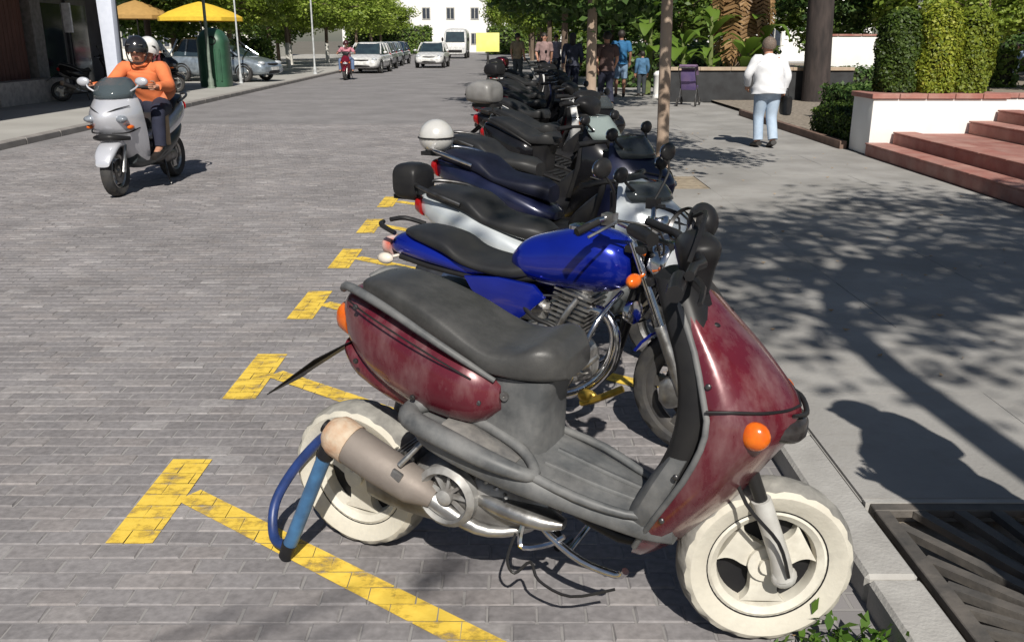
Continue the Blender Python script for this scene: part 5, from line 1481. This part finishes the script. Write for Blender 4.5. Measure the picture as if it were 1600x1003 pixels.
for i, (yy, lab, lm) in enumerate(((20.4, 'brown-trunked street tree, second along the right kerb', 'deep_leaf'), (30.6, 'street tree third along the right kerb', 'deep_leaf'), (40.5, 'street tree fourth along the right kerb', 'mid_leaf'), (51, 'street tree fifth along the right kerb', 'bright_leaf'), (62, 'street tree sixth along the right kerb', 'mid_leaf'), (74, 'street tree seventh along the right kerb', 'bright_leaf'), (87, 'street tree farthest along the right kerb', 'bright_leaf'))):
    tree(1.7 + random.uniform(-.1, .1), yy, PZ, lab, (1.6, yy, 4.1), (2.5, 2.6, 2.1), lm, i % 3, .11, BARK if i else BARKP, group=GT)
for x, yy, cx, cz, r_, lab in ((1.5, 70, .5, 4.6, 3.0, 'right-hand tree spreading over the far end of the street'), (2.2, 98, -.6, 5.0, 3.3, 'big light green tree before the white building, right of the minibus'), (-15.6, 104, -15.2, 5.2, 3.4, 'big light green tree before the white building, left of the minibus')):
    tree(x, yy, PZ, lab, (cx, yy, cz), (r_, r_ * .7, r_ * .75), 'bright_leaf', 1, .14, BARK, group='trees at the far end of the street')
# gardens on the right
tree(7.5, 22.7, PZ, 'big dark-barked tree trunk leaning slightly behind the clipped hedges', (8.0, 23.2, 9.5), (3.0, 2.4, 1.6), 'deep_leaf', 2, .30, BARKD, lean=(-.4, 0), name='garden_tree')
gard = [(3.6, 34, 3.3, 2.3, 'deep_leaf'), (6.6, 37, 3.2, 2.6, 'mid_leaf'), (12.6, 38, 3.8, 2.6, 'deep_leaf'), (15.2, 34, 3.4, 2.8, 'bright_leaf'), (19, 33, 4.6, 2.7, 'bright_leaf'), (24.5, 36, 4.8, 3.0, 'mid_leaf'),
        (5.0, 46, 3.5, 3.0, 'mid_leaf'), (10, 50, 4.0, 3.4, 'bright_leaf'), (16.5, 48, 4.0, 3.6, 'mid_leaf'), (27, 47, 4.2, 4.0, 'mid_leaf'), (14.1, 28.0, 2.7, 1.5, 'bright_leaf'), (16.6, 27.0, 3.0, 1.9, 'bright_leaf'), (3.4, 58, 4, 3.0, 'bright_leaf'), (8.5, 60, 4, 3.4, 'mid_leaf')]
GARDL = ['deep green garden tree nearest the slim pale tree, behind the walkers', 'mid green garden tree directly behind the palm', 'deep green garden tree behind the white garden wall',
         'light green garden tree seen behind the clipped planter shrubs', 'light green garden tree above the seated person', 'mid green garden tree at the right end of the gardens',
         'rear mid green tree between the slim pale tree and the palm', 'light green tree in the rear line, behind the big dark trunk', 'rear mid green tree seen above the planter',
         'large mid green tree in the rear line at far right', 'small light green tree just right of the white garden wall', 'small light green tree behind the white planter, nearest the seated person',
         'light green tree at the far end of the pavement', 'mid green tree in front of the far garden building']
for i, (x, y, cz, r, lm) in enumerate(gard):
    tree(x, y, PZ + .1, GARDL[i], (x, y, cz), (r, r, r * .82), lm, i % 3, .12, BARK, group='garden trees beyond the pavement', name='garden_tree')
# leafy undergrowth closing the view under the crowns
for i, (x0, x1, y0, y1, z1, lm, lab) in enumerate(((2.9, 8.6, 30.5, 31.6, 1.35, 'deep_leaf', 'loose dark shrub border behind the walkers'), (12.6, 16, 29.4, 30.6, 1.2, 'mid_leaf', 'green shrub border right of the white garden wall'), (16, 32, 44, 45.5, 1.6, 'deep_leaf', 'dark shrub border at the back of the gardens'), (2.6, 4.4, 40, 44, 1.7, 'mid_leaf', 'shrub mass at the far end of the pavement'))):
    hedge('shrub_border', lab, x0, x1, y0, y1, PZ, z1, 30 + i, MATS[lm], .12, 160, 'shrubs')
# low garden wall with pale coping
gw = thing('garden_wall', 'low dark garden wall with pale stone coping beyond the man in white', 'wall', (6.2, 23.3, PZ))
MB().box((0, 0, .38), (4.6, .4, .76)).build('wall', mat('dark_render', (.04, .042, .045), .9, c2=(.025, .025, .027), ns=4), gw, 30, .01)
for k in range(6): MB().box((-1.92 + .768 * k, 0, .80), (.76, .5, .08)).build('coping_stone', mat('tan_stone', (.42, .33, .24), .8, c2=(.34, .26, .19)), gw, 30, .008, 1)
ww = thing('garden_wall', 'sunlit white garden wall between the big dark trunk and the clipped shrubs', 'wall', (10.9, 29.4, PZ))
MB().box((0, 0, .8), (2.9, .25, 1.6)).build('wall', WALLW, ww, 30, .01)
for k in range(4): MB().box((-1.11 + .74 * k, 0, 1.63), (.73, .33, .06)).build('coping_stone', TERRA, ww, 30, .006, 1)
hedge('box_hedge', 'low dark hedge at the foot of the white garden wall', 8.8, 12.6, 28.2, 28.9, PZ, .7, 71, MATS['deep_leaf'], .08, 300)
# banana-like plants
BAN = leaf_mat('banana_leaf', (.07, .14, .015), (.17, .27, .04), .35)
def blade(seed, L=1.0, W=.3):
    r = random.Random(seed); V = []; F = []
    n = 9
    droop = r.uniform(.5, 1.2)
    for i in range(n):
        s = i / (n - 1)
        w = W * (math.sin(math.pi * min(1, s * .93 + .05)) ** .7) / 2
        x = L * (s - .25 * s * s * droop); z = L * (.75 * s - droop * .75 * s * s)
        for k, y in ((-1, -w), (0, 0), (1, w)):
            V.append((x, y, z + (.18 * w if k else 0) + r.uniform(-.01, .01)))
    for i in range(n - 1):
        for k in range(2): F.append((3 * i + k, 3 * i + k + 1, 3 * i + k + 4, 3 * i + k + 3))
    me = bpy.data.meshes.new('leaf'); me.from_pydata(V, [], F); me.materials.append(BAN); me.shade_smooth(); return me
blades = [blade(s, 1.0, .26 + .08 * (s % 3)) for s in range(5)]
for i, (x, y, h) in enumerate(((4.6, 25.2, 1.5), (5.5, 26.0, 2.1), (6.3, 25.0, 1.3), (7.0, 26.4, 2.0), (3.9, 26.6, 2.2))):
    t = thing('broad_leaved_plant', ['broad-leaved plant with arching pale leaves, second from the slim tree', 'tall broad-leaved plant in the middle of the low wall, left of the palm', 'shortest broad-leaved plant, directly before the palm', 'tall broad-leaved plant right of the palm', 'tallest broad-leaved plant, nearest the slim pale tree', 'broad-leaved plant behind the big dark trunk', 'broad-leaved plant farthest right, beyond the big dark trunk'][i], 'plant', (x, y, PZ), 0, 'broad-leaved plants behind the low wall')
    MB().tube([(0, 0, 0), (.03, 0, h * .5), (0, .03, h)], [.09, .07, .04], 8, k=2).build('stem', mat('green_stem', (.16, .2, .06), .7), t)
    for k in range(12):
        o = linkmesh('leaf', blades[(i + k) % 5], None, t)
        o.location = (0, 0, h * (.25 + .75 * ((k + 1) / 12))); o.rotation_euler = (0, R(random.uniform(-25, 15)), k * 2.4 + i); o.scale = (random.uniform(.8, 1.2),) * 3
# palm with a skirt of dead fronds
pm = thing('palm_tree', 'palm tree with a skirt of hanging dry brown fronds behind the man in white', 'palm', (6.5, 26.8, PZ))
MB().tube([(0, 0, 0), (.05, 0, 2.5), (0, 0, 5.5)], [.32, .24, .2], 14, k=3).build('trunk', BARK, pm, 60)
DRY = leaf_mat('dry_frond', (.16, .09, .035), (.36, .22, .1), .2, (.5, .36, .2))
fr_m = []
for s in range(3):
    r = random.Random(s); V = []; F = []
    for i in range(26):
        s_ = i / 25; z = -s_ * 2.6; x = .45 * math.sin(s_ * 2.2) + .12; w = .22 * math.sin(math.pi * (s_ * .9 + .08))
        for sg in (-1, 1):
            b = len(V); V += [(x, 0, z), (x + .02, sg * w, z - .12 + r.uniform(-.05, .05)), (x + .03, sg * w * .9, z - .17), (x, 0, z - .07)]; F.append((b, b + 1, b + 2, b + 3))
    me = bpy.data.meshes.new('dry_frond'); me.from_pydata(V, [], F); me.materials.append(DRY); fr_m.append(me)
for k in range(30):
    o = linkmesh('dry_frond', fr_m[k % 3], None, pm); o.location = (0, 0, random.uniform(3.2, 5.0)); o.rotation_euler = (0, 0, k * 2.4); o.scale = (random.uniform(1, 1.6), 1.5, random.uniform(.8, 1.1))
# bench for the seated figure, bollard, pushchair
bn = thing('garden_bench', 'dark garden bench under the seated person, far right', 'bench', (21.45, 39.65, .14), R(-120))
MB().box((0, 0, .42), (.42, 1.5, .05)).build('seat', BARK, bn, 30, .01); MB().box((-.22, 0, .68), (.04, 1.5, .34)).build('backrest', BARK, bn, 30, .01)
for sx in (-.18, .18):
    for sy in (-.65, .65): MB().box((sx, sy, .2), (.05, .05, .4)).build('leg', STEEL, bn, 30)
bo = thing('white_bollard', 'short white bollard between the child in blue and the slim tree', 'bollard', (3.95, 25.0, PZ))
MB().lathe([(.16, 0), (.16, .05), (.13, .07), (.125, .55), (.14, .57), (.14, .62), (.09, .68), (0.001, .70)], n=18).build('post', WALLW, bo, 40)
pc = thing('pushchair', 'purple pushchair with a hood beside the slim pale tree', 'pushchair', (4.2, 21.9, PZ), R(70), None, .86)
PUR = mat('purple_fabric', (.1, .07, .19), .8, c2=(.16, .11, .22), ns=4)
MB().prism([(-.15, -.2, .42), (.22, -.2, .42), (.3, -.2, .5), (.24, -.2, .54), (-.1, -.2, .5), (-.3, -.2, .95), (-.36, -.2, .93)], (0, .4, 0)).build('seat', PUR, pc, 30, .015)
MB().loft([[(-.33 + .34 * math.sin(a), y, .80 + .3 * math.cos(a)) for a in np.linspace(-.5, 1.5, 8)] + [(-.33 + .31 * math.sin(a), y, .80 + .27 * math.cos(a)) for a in np.linspace(1.5, -.5, 8)] for y in (-.23, 0, .23)]).build('hood', mat('mauve_fabric', (.22, .14, .24), .8), pc, 40)
fr = MB()
for s in (-1, 1): fr.tube([(-.62, s * .22, 1.02), (-.3, s * .22, .7), (.3, s * .22, .12)], .013, 8).tube([(-.1, s * .22, .5), (-.38, s * .22, .12)], .013, 8)
fr.tube([(-.62, -.22, 1.02), (-.62, .22, 1.02)], .016, 8).build('frame', STEEL, pc, 40)
for x in (.32, -.38):
    for s in (-1, 1): wheel('wheel', pc, (x, s * .25, .11), .11, .04, RUB, STEEL, 5, disc=False, tread=False)
# yellow sign at the parking bay
ys = thing('yellow_sign', 'plain yellow square sign on a post at the far part of the parked row', 'sign', (-.48, 18.6, 0))
MB().tube([(0, 0, 0), (0, 0, 1.75)], .025, 10).build('post', STEEL, ys); MB().box((0, -.035, 1.53), (.46, .02, .36)).build('panel', mat('sign_yellow', (.85, .82, .25), .5, c2=(.8, .76, .2)), ys, 30, .006)
# weeds in the gutter
r = np.random.default_rng(5)
n = 420
Pw = np.stack([r.normal(0, .085, n), r.normal(0, .1, n), np.abs(r.normal(0, .05, n))], 1); Nw = r.normal(0, 1, (n, 3)); Nw[:, 2] += .5
wd = linkmesh('weed_tuft', quads_mesh('weed_tuft', Pw, Nw, .024, leaf_mat('weed_leaf', (.04, .1, .01), (.12, .22, .03), .3), .8, 2.2, 3)); wd.location = (.90, 1.93, .004); wd.scale = (.9, .8, 1); wd['kind'] = 'stuff'


# ------------------------------------------------------------------ left side
sb = thing('arcade_building', 'shaded shop building with an added unseen shade roof and brown plank door, far left', 'building', (-12.4, 0, .1))
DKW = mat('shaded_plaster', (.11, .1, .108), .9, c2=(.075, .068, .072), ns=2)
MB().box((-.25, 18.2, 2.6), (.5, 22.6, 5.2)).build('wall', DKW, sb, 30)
MB().box((1.525, 18, 3.35), (3.05, 23, .28)).build('shade_roof', mat('shade_roof_brown', (.12, .1, .09), .9), sb, 30)  # unseen roof, added and deepened to shade the left pavement
BRN = mat('brown_plank', (.16, .065, .05), .7, c2=(.1, .04, .03), ns=5, stretch=(3, 3, .4))
dr = MB().box((.02, 22.4, 1.35), (.1, 2.7, 2.7)).build('door', BRN, sb, 30)
for k in range(14): MB().box((.085, 21.15 + k * .19, 1.35), (.03, .178, 2.6)).build('plank', BRN, dr, 30, .004, 1)
for yy in (24.15, 28.9): MB().box((.12, yy, 1.6), (.28, .55, 3.2)).build('pilaster', mat('grey_pilaster', (.26, .245, .24), .85), sb, 30, .015)
for yy in (25.3, 26.8):
    w = MB().box((.03, yy, 1.3), (.08, 1.25, 2.5)).build('window', mat('shop_frame', (.06, .06, .07), .5), sb, 30)
    MB().box((.08, yy, 1.35), (.02, 1.05, 2.1)).build('pane', mat('shop_glass', (.02, .022, .035), .08), w, 30)
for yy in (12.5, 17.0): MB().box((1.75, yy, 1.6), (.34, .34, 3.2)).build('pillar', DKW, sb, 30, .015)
MB().box((.55, 22.6, .27), (.5, 3.4, .54)).build('ledge', mat('pale_ledge', (.5, .45, .42), .8), sb, 30, .02)
hs = thing('hanging_shop_sign', 'narrow white sign hanging under the added shade roof, far left', 'sign', (-11.1, 23.6, 1.75))
MB().box((0, 0, .35), (.2, .08, .7)).build('panel', mat('sign_white', (.75, .75, .78), .5), hs, 30, .01); MB().tube([(0, 0, .7), (0, 0, 1.56)], .012, 6).build('rod', STEEL, hs)
tp = thing('street_totem', 'tall pale street totem with a blue top standing at the left pavement edge', 'sign', (-9.15, 21.4, .1), R(-8))
MB().prism([(-.13, -.09, 0), (.13, -.09, 0), (.2, -.09, 3.2), (-.2, -.09, 3.2)], (0, .18, 0)).build('panel', mat('totem_white', (.62, .66, .76), .5, c2=(.56, .6, .7)), tp, 30, .01)
MB().box((0, -.1, 2.75), (.36, .02, .5)).build('header', mat('totem_blue', (.08, .16, .45), .5), tp, 30)
scooter('parked_scooter', 'black scooter standing in deep shade by the arcade, far left', (-11.3, 23.2), R(20), mat('black_gloss', ()), None).location.z = .1
maxi('parked_scooter', 'black touring scooter parked in shade just left of the green bin', (-11.2, 26.6), R(15), mat('black_gloss', ()), None).location.z = .1
gb = thing('recycling_bin', 'tall dark green recycling container by the left kerb', 'bin', (-9.75, 30.6, .1))
BING = mat('bin_green', (.035, .11, .06), .45, c2=(.025, .075, .045), ns=3)
MB().column([(0, -.42, .42, .42), (.12, -.47, .47, .47), (1.2, -.47, .47, .47), (1.5, -.45, .45, .45), (1.75, -.3, .3, .3), (1.85, -.1, .1, .1)], 3, 20, e=4).build('body', BING, gb, 45)
for k in range(5): MB().box((-.32 + .16 * k, -.475, .7), (.05, .03, 1.0)).build('rib', BING, gb, 30, .008, 1)
MB().lathe([(.14, 0), (.14, .05), (.1, .05), (.1, .0)], o=(.1, -.42, 1.45), axis=(0, -1, 0), n=18).build('opening', BLK, gb, 40)
for (x, y, h, r, lab, mm) in ((-9.6, 29.55, 6, .05, 'grey-green lamp post in front of the green recycling bin', mat('post_green', (.22, .27, .22), .5)), (-9.65, 33.0, 5, .03, 'thin pale pole between the green bin and the silver-blue car', mat('pale_pole', (.55, .57, .58), .5)), (-8.9, 42, 4.5, .04, 'pale pole near the moped on the left kerb', mat('pale_pole', ()))):
    t = thing('street_pole', lab, 'pole', (x, y, .1))
    MB().lathe([(r * 1.8, 0), (r * 1.8, .25), (r * 1.1, .35), (r, .5), (r * .85, h), (0.001, h + .03)], n=14).build('shaft', mm, t, 40); MB().lathe([(r * 2.6, 0), (r * 2.6, .03), (r * 1.7, .05)], n=14).build('base', mm, t, 40)
def parasol(x, y, z, rad, label, c, name='parasol'):
    t = thing(name, label, 'parasol', (x, y, .1))
    MB().tube([(0, 0, 0), (0, 0, z + .55)], .03, 8).build('pole', STEEL, t)
    MB().lathe([(.28, 0), (.28, .06), (.05, .09)], n=16).build('base', STEEL, t, 30)
    m = MB(); rings = []
    for r, dz in ((.02, .55), (.35, .42), (.75, .2), (1.0, 0), (1.0, -.13)):
        rings.append([(rad * r * math.cos(a) * (1 if k % 2 == 0 else .955), rad * r * math.sin(a) * (1 if k % 2 == 0 else .955), z + dz) for k, a in enumerate(np.linspace(0, 2 * math.pi, 17)[:-1])])
    m.loft(rings, caps=False).build('canopy', mat(label, c, .8, c2=tuple(v * .85 for v in c)), t, 20)
    rb = MB()
    for a in np.linspace(0, 2 * math.pi, 9)[:-1]: MB().tube([(0, 0, z + .5), (rad * .97 * math.cos(a), rad * .97 * math.sin(a), z - .02)], .012, 5).build('rib', STEEL, t)
parasol(-11.4, 34.6, 2.25, 1.55, 'bright yellow cafe parasol behind the green recycling bin', (.75, .5, .04))
parasol(-14.2, 35.8, 2.35, 1.3, 'tan brown cafe parasol left of the yellow one', (.42, .25, .08))
ct = thing('cafe_table', 'small dark round cafe table under the tan parasol', 'table', (-13.3, 34.4, .1))
MB().lathe([(.0, .70), (.38, .70), (.38, .73), (0.001, .73)], n=20).build('tabletop', BARKD, ct, 40); MB().tube([(0, 0, 0), (0, 0, .7)], .03, 8).build('leg', STEEL, ct)
person('seated cafe guest in a dark red top in the shade of the tan parasol', (-12.6, 33.6, .1), R(150), Js, top=mat('wine_red_top', (.12, .015, .025), .85), legs=DNV)
cc = thing('cafe_chair', 'dark cafe chair under the guest in dark red', 'chair', (-12.55, 33.55, .1), R(150))
MB().box((0, 0, .40), (.42, .42, .04)).build('seat', BARKD, cc, 30); MB().box((-.22, 0, .66), (.03, .42, .42)).build('backrest', BARKD, cc, 30)
for sx in (-.18, .18):
    for sy in (-.18, .18): MB().tube([(sx, sy, 0), (sx, sy, .4)], .015, 6).build('leg', STEEL, cc)
ORD = ['first', 'second', 'third', 'fourth', 'fifth', 'sixth', 'seventh', 'eighth', 'last']
# trees along the left pavement
GL = 'whitewashed street trees along the left pavement'
for i, yy in enumerate((39.5, 45.5, 51.0, 57.5, 64, 71, 79, 88, 98)):
    x = lk(yy) - 3.4 - (1.2 if i % 2 else 0)
    tree(x, yy, .1, f'light green whitewashed street tree, {ORD[i]} beyond the silver-blue hatchback on the left pavement', (x + .7, yy, 3.7 + .1 * (i % 3)), (3.0, 1.9, 1.7), 'bright_leaf', i % 3, .11, BARK, wash=True, group=GL)
for i, (x, y, cz, r) in enumerate(((-15.5, 43, 3.6, 2.8), (-18, 50, 4, 3.4), (-15, 58, 4, 3.2), (-17, 68, 4, 3.5), (-14.5, 37.5, 4.6, 2.6), (-19.5, 41, 4.2, 3.2))):
    tree(x, y, .1, ['mid green tree behind the silver-blue hatchback', 'deep green tree behind the second whitewashed tree', 'mid green tree behind the fourth whitewashed tree', 'deep green tree behind the sixth whitewashed tree, farthest back', 'mid green tree just right of the yellow parasol', 'deep green tree in front of the cream left building'][i], (x, y, cz), (r, r, r * .8), 'deep_leaf' if i % 2 else 'mid_leaf', (i + 1) % 3, .13, BARK, group='trees behind the left row')
tree(-14.4, 37.2, .1, 'dark crowned tree standing close behind the parasols', (-13.6, 37.0, 4.3), (3.2, 1.7, 1.8), 'deep_leaf', 1, .12, BARKD)
hedge('shrub_border', 'grey-green shrub border behind the left street trees', -16, -12.5, 47, 49, .1, 1.5, 41, MATS['mid_leaf'], .12, 160, 'shrubs')
for x0, x1, yy, lab in ((-19, -9.5, 108, 'dark shrubs at the street end, left of the minibus'), (-2.6, 3, 106, 'dark shrubs at the street end, right of the minibus')):
    hedge('shrub_border', lab, x0, x1, yy, yy + 1.5, 0, 2.9, 61, MATS['mid_leaf'], .2, 60, 'shrubs')
# buildings at the back
def block(label, x0, x1, y, depth, h, wm, rows, cols_, face='y', name='town_building', win=(1.1, 1.5)):
    t = thing(name, label, 'building', ((x0 + x1) / 2, y + depth / 2, 0))
    W = x1 - x0
    MB().box((0, 0, h / 2), (W, depth, h)).build('wall', wm, t, 30)
    MB().box((0, 0, h + .15), (W + .5, depth + .5, .3)).build('cornice', wm, t, 30)
    fm = mat('pale_frame', (.5, .49, .46), .7); gm = mat('town_glass', (.05, .06, .08), .1)
    for r_ in range(rows):
        for c in range(cols_):
            x = -W / 2 + W * (c + .5) / cols_; z = 1.7 + r_ * 3.1
            w = MB().box((x, -depth / 2 - .03, z), (win[0], .1, win[1])).build('window', fm, t, 30)
            for s in (-1, 1): MB().box((x + s * win[0] * .22, -depth / 2 - .09, z), (win[0] * .36, .03, win[1] * .84)).build('pane', gm, w, 30)
    return t
CREAM = mat('cream_render', (.74, .72, .66), .85, c2=(.68, .66, .6), ns=.5)
WHB = mat('white_render', (.8, .79, .77), .85, c2=(.74, .73, .71), ns=.5)
block('white building closing the far end of the street', -22, 3, 122, 12, 15, WHB, 4, 8)
block('cream building at the back of the gardens behind the trees', 3.5, 26, 68, 10, 10, WHB, 3, 8)
block('white low building behind the garden planting, far right', 28, 60, 62, 10, 7, WHB, 2, 9)
block('cream building behind the left row of trees', -44, -21, 76, 12, 11, CREAM, 3, 8)
